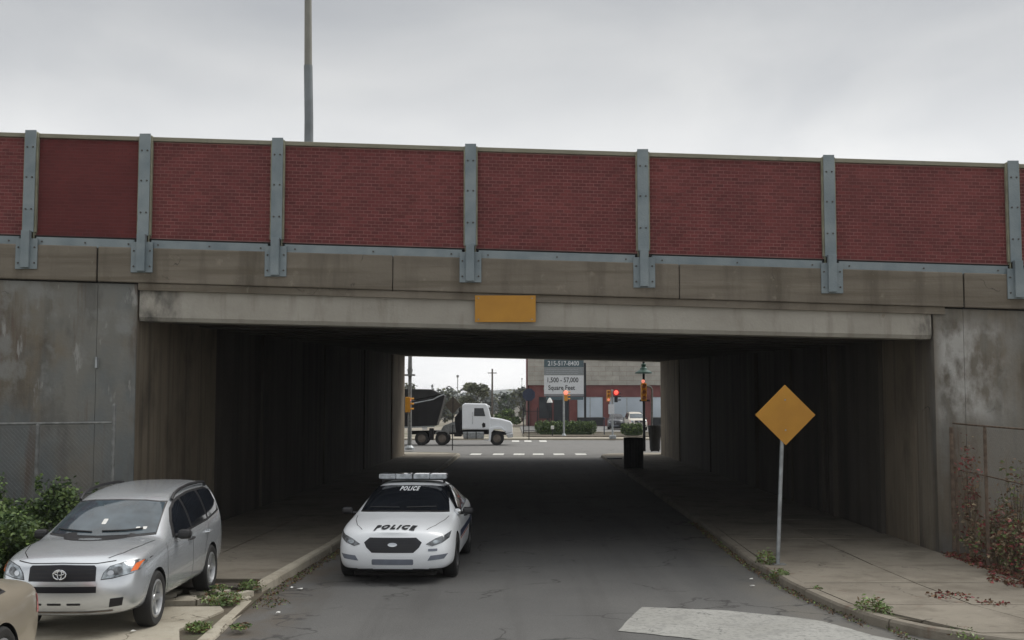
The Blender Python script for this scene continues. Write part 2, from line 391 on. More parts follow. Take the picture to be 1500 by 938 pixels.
# ---- ground and roads
struct(grid_sheet('ground', -3500, 3500, -200, 6000, -.03, 'lot_ground'))
LC = [(-3.9, -30), (-3.55, 8), (-3.45, 14), (-3.62, 17.2), (-3.32, 22.6), (-3.0, 40), (-2.85, 52), (-2.76, 63.2), (-3.4, 64.3), (-5.2, 65.0)]
RC = [(9.5, -30), (9.0, 9), (7.0, 12.3), (5.4, 13.5), (4.72, 14.2), (4.33, 15.4), (4.11, 17.4), (4.04, 20), (4.25, 27.3), (4.45, 42), (4.65, 61.8), (5.3, 63.6), (7.0, 64.6)]
road_pts = LC[:8] + [(-2.8, 66), (4.8, 66)] + RC[:11][::-1]
struct(poly_sheet('road', [(x - .1 if x < 0 else x + .1, y) for x, y in road_pts], 0, 'asphalt'))
struct(poly_sheet('cross_street', [(-120, 65.9), (-5, 65.0), (-3, 63.5), (4.8, 63.5), (7, 64.6), (120, 65.2), (120, 91.3), (-120, 91.3)], .004, 'asphalt'))
bp = [(1.29, 14.48), (1.76, 16.16), (2.83, 15.9), (3.55, 15.45), (3.95, 15.12), (4.3, 14.2), (4.9, 13.3), (5.9, 12.2), (4.4, 11.8), (3.4, 12.9), (2.72, 13.55), (2.02, 14.06)]; bq = []
for a, b_ in zip(bp, bp[1:] + bp[:1]):
    for k in range(10): bq.append((a[0] + (b_[0] - a[0]) * k / 10 + rnd.uniform(-.01, .01), a[1] + (b_[1] - a[1]) * k / 10 + rnd.uniform(-.01, .01)))
struct(poly_sheet('crosswalk_band', bq, .008, 'crosswalk_concrete'))
# crosswalk marks on the cross street
for px in (697, 730, 760, 788, 818, 850):
    x = (px - 750) / 1715 * 65.2
    poly = [(x - .31, 64.3), (x + .29, 64.3), (x + .33, 66.2), (x - .27, 66.2)]
    tag(poly_sheet('crosswalk_mark', poly, .012, 'paint_white_road'), kind='structure')
for px in (755, 773, 795):
    x = (px - 750) / 1715 * 88.5
    tag(poly_sheet('crosswalk_mark', [(x - .27, 87), (x + .27, 87), (x + .29, 90.3), (x - .25, 90.3)], .012, 'paint_white_road'), kind='structure')

# ---- sidewalks made of slabs, curbs made of stones
def along(pts, step):
    out = [Vector((*pts[0], 0))]; acc = 0
    res = []
    P = [Vector((*p, 0)) for p in pts]
    tot = [0]
    for a, b in zip(P, P[1:]): tot.append(tot[-1] + (b - a).length)
    n = max(1, round(tot[-1] / step))
    for k in range(n + 1):
        s = tot[-1] * k / n
        for i in range(len(P) - 1):
            if s <= tot[i + 1] + 1e-6:
                t = (s - tot[i]) / max(1e-6, tot[i + 1] - tot[i]); res.append(P[i].lerp(P[i + 1], t)); break
    return res
def curb(name, pts, side, top=.145, w=.17, step=2.4, m='apron_concrete'):
    base = bpy.data.objects.new(name, None); link(base); struct(base)
    q = along(pts, step / 4)
    for i in range(0, len(q) - 1, 4):
        seg = q[i:i + 5]
        if len(seg) < 2: break
        b = MB(); v = []; f = []; jt = rnd.uniform(-.008, .008); jx = rnd.uniform(-.012, .012)
        for k, p in enumerate(seg):
            d = (seg[min(k + 1, len(seg) - 1)] - seg[max(k - 1, 0)]).normalized(); nrm = Vector((-d.y, d.x, 0)) * side
            if k == 0: p = p + d * .012
            if k == len(seg) - 1: p = p - d * .012
            for (o_, z_) in ((jx, -.02), (jx + .012, top - .03 + jt), (jx + .035, top + jt), (w, top + jt), (w, -.02)):
                c = p + nrm * o_; v.append((c.x, c.y, z_))
        for k in range(len(seg) - 1):
            for j in range(5): f.append((k * 5 + j, k * 5 + (j + 1) % 5, (k + 1) * 5 + (j + 1) % 5, (k + 1) * 5 + j))
        f += [(0, 1, 2, 3, 4), tuple(len(v) - 5 + j for j in range(5))[::-1]]
        b.add(v, f).build('curb_stone', m, base)
    return base
curb('curb_left', LC[3:], 1)
curb('curb_left_near', [(-3.95, -6), (-3.55, 8), (-3.45, 13.6), (-3.58, 16.5)], 1, top=.05, w=.16)
curb('curb_right', RC[1:], -1, top=.13, m='sidewalk_concrete')
def slabs(name, fl, fr, y0, y1, step, ncol, z=.13, gap=.012, m='sidewalk_concrete', tilt=.004, cut=None):
    base = bpy.data.objects.new(name, None); link(base); struct(base)
    poly = []
    y = y0; ys = [y0]
    while y < y1 - .01: y = min(y1, y + step); ys.append(y)
    for a, b_ in zip(ys, ys[1:]):
        for c in range(ncol):
            def X(y_, t): return fl(y_) + (fr(y_) - fl(y_)) * t
            t0, t1 = c / ncol, (c + 1) / ncol
            z_ = [z + rnd.uniform(-tilt, tilt) for _ in range(4)]
            q = [(X(a, t0) + gap, a + gap), (X(a, t1) - gap, a + gap), (X(b_, t1) - gap, b_ - gap), (X(b_, t0) + gap, b_ - gap)]
            v = [(x, yy, -.02) for x, yy in q] + [(x, yy, zz) for (x, yy), zz in zip(q, z_)]
            MB().add(v, [(3, 2, 1, 0), (4, 5, 6, 7), (0, 1, 5, 4), (1, 2, 6, 5), (2, 3, 7, 6), (3, 0, 4, 7)]).build('slab', m, base)
    ymin, ymax = y0, y1
    n = 24; L_ = [(fl(y0 + (y1 - y0) * i / n) + .02, y0 + (y1 - y0) * i / n) for i in range(n + 1)]; R_ = [(fr(y) - .02, y) for _, y in L_]
    for i in range(n):
        pass
    b = MB(); v = []; f = []
    for (l, r) in zip(L_, R_): v += [(l[0], l[1], z - .02), (r[0], r[1], z - .02)]
    for i in range(n): f.append((2 * i, 2 * i + 1, 2 * i + 3, 2 * i + 2))
    b.add(v, f).build('joint_bed', 'soil', base)
    return base
def interp(pts):
    ys = [p[1] for p in pts]; xs = [p[0] for p in pts]
    return lambda y: float(np.interp(y, ys, xs))
lcf, rcf = interp(LC[:8]), interp(RC[:11])
slabs('sidewalk_left', lambda y: (wallL(y) if y > YP else -6.72 - (YP - y) * .02), lambda y: lcf(y) - .18, 17.9, 62.6, 1.86, 2)
slabs('sidewalk_right', lambda y: rcf(y) + .18, lambda y: (wallR(y) if y > YP else 7.6), 8.0, 62.6, 1.9, 2)
# street corners beyond the bridge
struct(poly_sheet('corner_pavement_left', [(-60, 62.7), (-2.95, 62.7), (-3.0, 63.4), (-3.6, 64.4), (-5.3, 65.1), (-60, 65.9)], .13, 'apron_concrete', .14))
struct(poly_sheet('corner_pavement_right', [(4.85, 62.7), (60, 62.7), (60, 64.9), (7.0, 64.4), (5.4, 63.5)], .13, 'apron_concrete', .14))
struct(poly_sheet('far_pavement', [(-40, 91.3), (60, 91.3), (60, 95.5), (-40, 95.5)], .13, 'apron_concrete', .14))
struct(poly_sheet('planting_strip', [(1, 95.6), (60, 95.6), (60, 109), (1, 109)], .10, 'soil', .1))
struct(poly_sheet('parking_lot', [(1, 109.2), (70, 109.2), (70, 149), (1, 149)], .05, 'lot_asphalt', .06))
b = MB().box(1, 60, 109.0, 109.2, 0, .25); tag(struct(b.build('parking_curb', 'apron_concrete')))
# left verge: driveway apron, broken slab field, soil
struct(poly_sheet('verge', [(-30, 5), (-6.75, 5), (-6.75, 20.85), (-30, 20.7)], .03, 'soil', .06))
struct(poly_sheet('verge_right', [(7.62, 5), (30, 5), (30, 21.1), (7.62, 20.9)], .12, 'soil', .15))
ap = bpy.data.objects.new('driveway', None); link(ap); struct(ap)
for (q) in ([(-6.7, 12.55), (-3.72, 12.4), (-3.68, 13.2), (-4.0, 14.3), (-3.78, 15.6), (-3.9, 15.9), (-5.1, 15.85), (-6.7, 15.95)],
            [(-6.7, 9.3), (-3.78, 9.2), (-3.72, 12.36), (-6.7, 12.5)], [(-6.7, 6.0), (-3.85, 6.0), (-3.79, 9.16), (-6.7, 9.26)]):
    MB().prism(q, -.02, .06).build('slab', 'apron_concrete', ap)
MB().prism([(-6.74, 6), (-3.55, 6), (-3.5, 13), (-3.6, 17.9), (-6.74, 17.9)], -.02, .035).build('joint_bed', 'soil', ap)
# thin concrete edge at the back of the apron
eb = MB(); pth = [(-5.6, 16.12), (-4.9, 16.05), (-4.3, 16.15), (-3.95, 16.45), (-3.72, 16.9)]
for i, (a, b_) in enumerate(zip(pth, pth[1:])):
    dx, dy = b_[0] - a[0], b_[1] - a[1]; l = math.hypot(dx, dy); nx, ny = -dy / l * .06, dx / l * .06
    MB().prism([(a[0] - nx, a[1] - ny), (b_[0] - nx, b_[1] - ny), (b_[0] + nx, b_[1] + ny), (a[0] + nx, a[1] + ny)], -.01, .10 + .004 * i).build('edge_stone', 'apron_concrete', ap)
# broken pieces behind it
r2 = random.Random(3)
for i in range(17):
    cx_, cy_ = -5.5 + (i % 6) * .33 + r2.uniform(-.08, .08), 16.38 + (i // 6) * .36 + r2.uniform(-.06, .06)
    n = r2.choice((5, 6, 7)); a0 = r2.uniform(0, 6)
    q = [(cx_ + math.cos(a0 + 6.283 * k / n) * r2.uniform(.12, .19), cy_ + math.sin(a0 + 6.283 * k / n) * r2.uniform(.11, .18)) for k in range(n)]
    zt = r2.uniform(.055, .085)
    v = [(x, y, 0) for x, y in q] + [(x, y, zt + r2.uniform(-.012, .012)) for x, y in q]
    MB().add(v, [tuple(range(n))[::-1], tuple(range(n, 2 * n))] + [(k, (k + 1) % n, n + (k + 1) % n, n + k) for k in range(n)]).build('broken_piece', 'apron_concrete', ap)
MB().prism([(-5.45, 17.25), (-4.9, 17.5), (-4.1, 17.45), (-3.85, 17.3), (-3.8, 17.85), (-5.5, 17.88)], 0, .075).build('tar_patch', 'asphalt', ap)

# ---- overpass
def sbox(b, x0, x1, ya, yb, za, zb, mi=0, slope=SL):   # box following the deck's fall; ya/yb offsets from the portal face
    v = []
    for x in (x0, x1):
        for yo in (ya, yb):
            for z in (za, zb): v.append((x, py_(x) + yo, z - slope * (x - XL)))
    return b.hexa(v, mi)
bridge = empty('overpass', (0, YP, 0), 'long concrete road overpass spanning the street', 'bridge')
def bpart(b, name, m, **k):
    o = b.build(name, m, bridge, **k); o.matrix_parent_inverse = Matrix.Translation((0, -YP, 0)); return o
for (x0, x1) in ((-26, -7.445), (-7.418, -2.146), (-2.134, 3.004), (3.016, 8.13), (8.152, 26)):
    bpart(sbox(MB(), x0, x1, -.06, .55, 4.93, 5.56), 'fascia', 'deck_concrete', bevel=.02)
bpart(sbox(MB(), -26, 26, 0, .5, 4.91, 5.5), 'fascia_joint', 'joint_dark')
bpart(sbox(MB(), XL + .02, 7.8, -.015, .5, 4.80, 4.925), 'drip_lip', 'deck_concrete')
# fascia beam with chamfered foot
v = []
for x in (XL + .03, 7.57):
    zb = 4.25 - .0224 * (x - XL); zt = 4.80 - SL * (x - XL)
    for (yo, z) in ((.05, zt), (.05, zb + .07), (.09, zb), (.52, zb), (.52, zt)): v.append((x, py_(x) + yo, z))
bpart(MB().add(v, [(0, 1, 2, 3, 4), (9, 8, 7, 6, 5)] + [(i, (i + 1) % 5, 5 + (i + 1) % 5, 5 + i) for i in range(5)]), 'fascia_beam', 'beam_concrete')
y = YP + 1.9; k = 0
while y < YF - .2:
    v = []
    for x in (wallL(y) - .2, wallR(y) + .2):
        zb = beam_bot(x, y) + .04
        for (yo, z) in ((0, zb), (0, zb + 1.2), (.55, zb), (.55, zb + 1.2)): v.append((x, y + yo, z))
    bpart(MB().hexa(v), 'girder', 'tunnel_shaded_concrete'); y += 1.95; k += 1
v = []
for x in (wallL(YF) - .2, wallR(YF) + .2):
    for yo in (0, .5):
        for z in (0, 1.4): v.append((x, YF - .5 + yo, beam_bot(x, YF) + z))
bpart(MB().hexa(v), 'fascia_beam', 'beam_concrete')
v = []
for x in (-26, 26):
    for yy in (YP + .56, YF + .2):
        for z in (.55, 1.15): v.append((x, yy, beam_bot(x, yy) + z))
bpart(MB().hexa(v), 'deck_slab', 'deck_concrete')
v = []
for x in (-26, 26):
    for yy in (YF - .1, YF + .25):
        for z in (1.1, 2.4): v.append((x, yy, beam_bot(x, yy) + z))
bpart(MB().hexa(v), 'far_parapet', 'deck_concrete')

# abutments: two walls in bays with recessed joints; wing walls on both faces
def abutment(side, label):
    X = wallL if side < 0 else wallR
    t = empty('abutment_wall', (X(YP), YP, 0), label, 'wall')
    inv = Matrix.Translation((-X(YP), -YP, 0))
    y = YP + .06 if side < 0 else YP + .23; n = 0
    edges = [y, YP + 5.2 if side < 0 else YP + 3.2]
    while edges[-1] < YF - 4: edges.append(edges[-1] + 4.4)
    edges[-1] = YF
    for i, (a, b_) in enumerate(zip(edges, edges[1:])):
        rec = 0 if i in (0, len(edges) - 2) else (.05 if i % 2 else .0)
        a_, e_ = a + (.02 if i else 0), b_ - .02
        v = []
        for x0 in (0, 1):
            for yy in (a_, e_):
                for z in (-.1, 1):
                    xx = X(yy) + side * rec if x0 == 0 else X(yy) + side * 2.2
                    zz = z if z < 0 else beam_bot(xx, yy) + .5 - (.05 if yy < YP + .6 else 0)
                    v.append((xx, yy, zz))
        o = MB().hexa(v).build('wall_bay', 'portal_lit_concrete' if i in (0, len(edges) - 2) else 'tunnel_shaded_concrete', t); o.matrix_parent_inverse = inv
        if i:
            o = MB().hexa([(X(a) + side * (.09 if q else 1.2), a + yo, z) for q in (1, 0) for yo in (-.025, .025) for z in (-.1, beam_bot(X(a), a) + .3)]).build('wall_joint', 'joint_dark', t); o.matrix_parent_inverse = inv
    if side > 0:     # narrow buttress strips on the right wall
        for yy in (YP + 3.25, YP + 6.9, YP + 7.9, YP + 11.2, YP + 16):
            v = [(X(yy) - q, yy + yo, z) for q in (.07, -.3) for yo in (0, .32) for z in (.0, beam_bot(X(yy), yy) + .1)]
            o = MB().hexa(v).build('pilaster', 'tunnel_shaded_concrete', t); o.matrix_parent_inverse = inv
    return t
abutment(-1, 'water-stained concrete wall on the left inside of the underpass')
abutment(1, 'dark streaked concrete wall with narrow pilasters, right inside of the underpass')
def wing(x0, x1, yo, label, y_base, joints, loc):
    t = empty('wing_wall', (loc, y_base, 0), label, 'wall'); inv = Matrix.Translation((-loc, -y_base, 0))
    js = [x0] + joints + [x1]
    for i, (a, b_) in enumerate(zip(js, js[1:])):
        v = []
        for x in (a + (.003 if i else 0), b_ - .003):
            for yy in (0, 1.0):
                for z in (-.1, 1):
                    yw = (py_(x) if y_base < 40 else y_base) + yy + .02
                    v.append((x, yw, z if z < 0 else (4.905 - SL * (x - XL) if y_base < 40 else beam_bot(x, YF) + 1.0)))
        o = MB().hexa(v).build('wall_panel', 'wall_concrete', t, bevel=.004); o.matrix_parent_inverse = inv
    return t
wing(-26, XL, 0, 'bluish patched concrete wing wall left of the underpass mouth', YP, [-20, -14, -9.9, -7.43], -7)
wing(7.6, 26, 0, 'concrete wing wall with white lime stains right of the underpass mouth', YP, [8.14, 13, 19], 8)
wing(-26, wallL(YF) - .02, 0, 'rear concrete wing wall left of the far opening', YF - .95, [], -7)
wing(wallR(YF) + .02, 26, 0, 'rear concrete wing wall right of the far opening', YF - .95, [], 8)
# small fixtures on the left wing wall
b = MB().box(-7.43, -7.39, YP - .05, YP + .01, 3.40, 3.60)
tag(b.build('wall_marker', 'galv', bevel=.008), 'small pale metal plate fixed high on the left wing wall', 'plate')
# conduit at the corner
b = MB().tube([(7.80, 20.88, .2), (7.80, 20.88, 2.35)], .035)
tag(b.build('drain_pipe', 'rusty_post'), 'thin rusty pipe standing against the right wing wall corner', 'pipe')

# ---- brick noise barrier on the deck edge
barrier = empty('noise_barrier', (0, YP, 5.5), 'red brick noise barrier with blue-grey steel posts along the overpass edge', 'barrier')
BI = Matrix.Translation((0, -YP, -5.5))
def nb_(b, name, m, parent=barrier, **k):
    o = b.build(name, m, parent, **k)
    if parent is barrier: o.matrix_parent_inverse = BI
    return o
posts = [-12.1, -8.69, -6.63, -4.24, -.75, 2.37, 5.75, 9.11, 12.4]
ZB, ZT = 5.76, 7.50        # brick zone at x = XL
BR = []                    # all bricks, as (x0,x1,z0,z1,panel,jitter)
for pi, (pa, pb) in enumerate(zip(posts, posts[1:])):
    x0, x1 = pa + .12, pb - .12
    pn = nb_(sbox(MB(), x0 - .03, x1 + .03, .085, .24, ZB - .02, ZT + .02), 'wall_panel', 'mortar' if pi != 1 else 'mortar_red')
    if pi == 1: pn['label'] = 'plain darker red panel with hardly visible joints'
    nr = 28; h = (ZT - ZB) / nr; L_ = .1365 * (1 if True else 1)
    for r_ in range(nr):
        x = x0 - (L_ / 2 if r_ % 2 else 0)
        while x < x1:
            a, b_ = max(x, x0) + .005, min(x + L_, x1) - .005
            if b_ - a > .015: BR.append((a, b_, ZB + r_ * h + .0055, ZB + (r_ + 1) * h - .0055, pi))
            x += L_
def brick_geo(a, b_, c, d, y0, y1, smooth_):
    v = []
    for x in (a, b_):
        for yo in (y0, y1):
            for z in (c, d): v.append((x, py_(x) + yo, z - SL * (x - XL)))
    return v
FB = [(0, 1, 3, 2), (4, 6, 7, 5), (0, 4, 5, 1), (0, 2, 6, 4), (1, 5, 7, 3)]
full = [q for q in BR if abs((q[1] - q[0]) - (L_ - .01)) < 1e-4 and q[4] not in (0, 1, 7)]
full.sort(key=lambda q: (q[0] ** 2 + (py_(q[0])) ** 2 + (q[2] - SL * (q[0] - XL) - 2.75) ** 2))
single = set(full[:300])
w_, h_ = L_ - .01, full[0][3] - full[0][2]
bme = None
stuff, plain = MB(), MB()
for q in BR:
    j = rnd.uniform(-.002, .002)
    if q in single:
        if bme is None:
            bb = MB(); bb.add([(x, yo, z + (-SL * x)) for x in (0, w_) for yo in (0, .03) for z in (0, h_)], FB); bme = bb.mesh('brick', 'brick')
        o = bpy.data.objects.new('brick', bme); link(o, barrier); o.matrix_parent_inverse = BI
        o.location = (q[0], py_(q[0]) + .0805 + j, q[2] + dz(q[0]))
    else:
        (plain if q[4] == 1 else stuff).add(brick_geo(q[0], q[1], q[2], q[3], (.0805 if q[4] != 1 else .081) + j * (1 if q[4] != 1 else .3), .10, 0), FB)
o = nb_(stuff, 'bricks', 'brick'); o['kind'] = 'stuff'
o = nb_(plain, 'bricks', 'brick_smooth'); o['kind'] = 'stuff'
# coping rail on top
for (pa, pb) in zip(posts, posts[1:]):
    nb_(sbox(MB(), pa + .09, pb - .09, .03, .30, ZT + .022, ZT + .10), 'coping', 'coping_concrete', bevel=.01)
    nb_(sbox(MB(), pa + .09, pb - .09, .02, .26, ZB - .055, ZB - .022), 'shelf', 'joint_dark')
    nb_(sbox(MB(), pa + .15, pb - .15, -.03, .05, ZB - .23, ZB - .058), 'rail', 'steel_paint', bevel=.006)
    for t_ in (.06, .5, .94):
        xx = pa + .15 + (pb - pa - .3) * t_
        nb_(MB().lathe([(.0, -.048), (.016, -.046), (.016, -.03)], 'y', 8, (xx, py_(xx), ZB - .14 + dz(xx))), 'bolt', 'rust_bolt')
bolt = MB().lathe([(0, -.022), (.014, -.018), (.017, 0)], 'y', 8).mesh('bolt', 'rust_bolt')
for i, x in enumerate(posts):
    b = MB(); d0 = dz(x)
    p0 = nb_(MB().box(x - .10, x + .10, py_(x) - .045, py_(x) - .02, 5.78 + d0, 7.64 + d0), 'post', 'steel_paint', bevel=.004)
    nb_(MB().box(x - .10, x - .088, py_(x) - .019, py_(x) + .30, 5.60 + d0, 7.62 + d0).box(x + .088, x + .10, py_(x) - .019, py_(x) + .30, 5.60 + d0, 7.62 + d0)
        .box(x - .125, x - .1025, py_(x) + .0, py_(x) + .07, 5.79 + d0, 7.60 + d0).box(x + .1025, x + .125, py_(x) + .0, py_(x) + .07, 5.79 + d0, 7.60 + d0), 'post_flange', 'steel_edge')
    nb_(MB().box(x - .075, x + .075, py_(x) - .16, py_(x) - .047, 5.13 + d0, 5.80 + d0), 'post_foot', 'steel_paint', bevel=.006)
    br = nb_(MB().box(x - .19, x + .20, py_(x) - .090, py_(x) - .062, 5.11 + d0, 5.66 + d0), 'bracket_plate', 'steel_paint', bevel=.004)
    for (bx, bz, by) in [(-.05, 7.33, -.045), (.05, 7.33, -.045), (-.05, 6.78, -.045), (.05, 6.78, -.045), (-.05, 6.2, -.045), (.05, 6.2, -.045),
                         (-.14, 5.22, -.09), (.15, 5.22, -.09), (-.14, 5.5, -.09), (.15, 5.5, -.09)]:
        o = bpy.data.objects.new('bolt', bolt); link(o, barrier); o.matrix_parent_inverse = BI; o.location = (x + bx, py_(x) + by, bz + d0)
# highway lamp pole standing on the deck
lp = empty('highway_lamp_pole', (-4.55, 26, 5.7), 'tall slim steel lamp pole rising from the overpass behind the brick barrier', 'lamp pole')
MB().tube([(0, 0, 0), (-.03, 0, 3.5), (-.06, 0, 4.7)], [.115, .10, .098], 12).build('lower_pole', 'pole_metal', lp, smooth=True)
MB().tube([(-.06, 0, 4.7), (-.10, 0, 7.5), (-.1, 0, 11)], [.088, .075, .06], 12).build('upper_pole', 'pole_tan', lp, smooth=True)
MB().box(-.16, .16, -.16, .16, -.15, .05).build('base_plate', 'pole_metal', lp, bevel=.01)
MB().tube([(-.1, 0, 10.9), (-.1, 1, 11.6), (-.1, 2.4, 11.8)], .04).build('arm', 'pole_metal', lp)
MB().box(-.25, .05, 2.3, 3.0, 11.72, 11.86).build('lamp_head', 'pole_metal', lp, bevel=.04)

bpart(sbox(MB(), -26, 26, .27, .5, 5.45, 5.85), 'deck_kerb', 'deck_concrete')
# clearance sign on the beam
cs = empty('clearance_sign', (-.12, YP + .055, 4.465), 'blank yellow rectangular sign mounted on the middle of the overpass beam', 'sign')
MB().box(-.545, .545, -.03, -.018, -.24, .24).build('sign_plate', 'sign_yellow', cs, bevel=.003)
MB().box(-.4, -.35, -.017, .2, -.2, .2).box(.35, .4, -.017, .2, -.2, .2).build('bracket', 'galv_dull', cs)
for bx in (-.48, .48):
    for bz_ in (-.19, .19): MB().lathe([(0, -.04), (.012, -.038), (.012, -.03)], 'y', 8, (bx, 0, bz_)).build('bolt', 'galv', cs)

# ------------------------------------------------------------------ cars
def loft(stations):
    """stations: list of (y, [(x,z,dy?) x9]) -> mirrored closed cage, subdivided twice more"""
    K = 9; v = []; f = []
    rings = []
    for (y, pts) in stations:
        ring = []
        for p in pts: ring.append((p[0], y + (p[2] if len(p) > 2 else 0), p[1]))
        for p in pts[-2:0:-1]: ring.append((-p[0], y + (p[2] if len(p) > 2 else 0), p[1]))
        rings.append(ring)
    n = len(rings[0])
    for r_ in rings: v += r_
    for i in range(len(rings) - 1):
        for k in range(n): f.append((i * n + k, i * n + (k + 1) % n, (i + 1) * n + (k + 1) % n, (i + 1) * n + k))
    for base, fl in ((0, False), ((len(rings) - 1) * n, True)):
        # cap: strips joining mirrored points
        for k in range(0, K - 1):
            a, b_ = base + k, base + k + 1; am, bm_ = base + (n - k) % n, base + (n - k - 1) % n
            if k == 0: q = (a, b_, bm_)
            elif k == K - 2: q = (a, b_, am)
            else: q = (a, b_, bm_, am)
            f.append(q if not fl else q[::-1])
    b = MB().add(v, f)
    return b
def body_mesh(stations, zs=1.0, levels=3):
    b = loft(stations); b.v = [(x, y, z * zs) for x, y, z in b.v]
    me = b.mesh('tmp', 'trim_black'); o = bpy.data.objects.new('tmp', me); link(o)
    md = o.modifiers.new('s', 'SUBSURF'); md.levels = levels; md.render_levels = levels
    dg = bpy.context.evaluated_depsgraph_get(); m2 = bpy.data.meshes.new_from_object(o.evaluated_get(dg))
    bpy.data.objects.remove(o)
    return m2
def cut_arches(me, name, parent, paint, axles, r, zc, xin=.56, label=None):
    o = bpy.data.objects.new(name, me); link(o, parent)
    me.materials.clear(); me.materials.append(M[paint]); me.materials.append(M['trim_black'])
    cuts = []
    for ya in axles:
        for s in (-1, 1):
            c = MB().lathe([(r, xin), (r, 1.3)] if s > 0 else [(r, -1.3), (r, -xin)], 'x', 40, (0, ya, zc)).build('cut', 'trim_black')
            c.parent = parent; cuts.append(c)
            bo = o.modifiers.new('b', 'BOOLEAN'); bo.operation = 'DIFFERENCE'; bo.solver = 'EXACT'; bo.object = c
    bpy.context.view_layer.update()
    dg = bpy.context.evaluated_depsgraph_get(); m2 = bpy.data.meshes.new_from_object(o.evaluated_get(dg))
    o.modifiers.clear(); o.data = m2
    for c in cuts: bpy.data.objects.remove(c)
    m2.materials.clear(); m2.materials.append(M[paint]); m2.materials.append(M['trim_black'])
    for p in m2.polygons:
        c = p.center; p.use_smooth = True; p.material_index = 0
        for ya in axles:
            d = math.hypot(c.y - ya, c.z - zc)
            if (abs(d - r) < .012 and abs(c.x) > xin - .01 and abs(p.normal.x) < .3) or (d < r + .005 and abs(abs(c.x) - xin) < .01): p.material_index = 1
        if c.z < .24 and p.normal.z < -.3: p.material_index = 1
    try: m2.set_sharp_from_angle(angle=R(38))
    except Exception: pass
    return o
def decal(bvh, poly, axis, off, m, name, parent, res=.04, sign=1, uni=None, label=None, extra=None):
    """a thin panel that follows the body: polygon in the side (y,z), front (x,z), rear (x,z) or top (x,y) view, laid on the surface by ray casting"""
    if extra is not None: verts2, faces = extra
    else:
        P = [Vector(p) for p in poly]; bd = []
        for a, b_ in zip(P, P[1:] + P[:1]):
            n = max(1, int((b_ - a).length / res))
            for k in range(n): bd.append(a.lerp(b_, k / n))
        inner = []
        xs = [p.x for p in P]; ys = [p.y for p in P]
        def inside(x, y):
            c = False; j = len(P) - 1
            for i in range(len(P)):
                if (P[i].y > y) != (P[j].y > y) and x < (P[j].x - P[i].x) * (y - P[i].y) / (P[j].y - P[i].y) + P[i].x: c = not c
                j = i
            return c
        x = min(xs) + res / 2
        while x < max(xs):
            y = min(ys) + res / 2
            while y < max(ys):
                if inside(x, y) and min((Vector((x, y)) - q).length for q in bd) > res * .5: inner.append(Vector((x, y)))
                y += res
            x += res
        nb = len(bd)
        vo, _, fo, *_r = delaunay_2d_cdt(bd + inner, [(i, (i + 1) % nb) for i in range(nb)], [list(range(nb))], 2, 1e-5)
        verts2, faces = vo, fo
    out = []
    for p in verts2:
        if axis == 'side': o_, d = Vector((3 * sign, p[0], p[1])), Vector((-sign, 0, 0))
        elif axis == 'front': o_, d = Vector((p[0], -3, p[1])), Vector((0, 1, 0))
        elif axis == 'rear': o_, d = Vector((p[0], 9, p[1])), Vector((0, -1, 0))
        else: o_, d = Vector((p[0], p[1], 4)), Vector((0, 0, -1))
        h, nrm, _, _ = bvh.ray_cast(o_, d)
        for _k in range(40):
            if h is not None: break
            if axis == 'side': o_.z = 1 + (o_.z - 1) * .985
            else: o_.x *= .985
            h, nrm, _, _ = bvh.ray_cast(o_, d)
        if h is None: h, nrm, _, _ = bvh.find_nearest(o_ + d * 3)
        if nrm.dot(d) > 0: nrm = -nrm
        out.append(h + nrm * off)
    b = MB(); b.v = [tuple(q) for q in out]; b.f = [tuple(f) for f in faces]; b.m = [0] * len(b.f)
    me = bpy.data.meshes.new(name); me.from_pydata(b.v, [], b.f); me.materials.append(M[m])
    for p in me.polygons: p.use_smooth = True
    o = bpy.data.objects.new(name, me); link(o, parent)
    if label: o['label'] = label
    return o
def wiper(bvh, pts, parent):
    q = []
    for a, b_ in zip(pts, pts[1:]):
        for k in range(4):
            x, z = a[0] + (b_[0] - a[0]) * k / 4, a[1] + (b_[1] - a[1]) * k / 4
            h, n, _, _ = bvh.ray_cast(Vector((x, -3, z)), Vector((0, 1, 0)))
            if h is not None: q.append(h + (n if n.y < 0 else -n) * .022)
    return MB().tube(q, .010, 5).build('wiper', 'trim_black', parent)
def both(poly): return [poly, [(-x, z) for x, z in poly][::-1]]
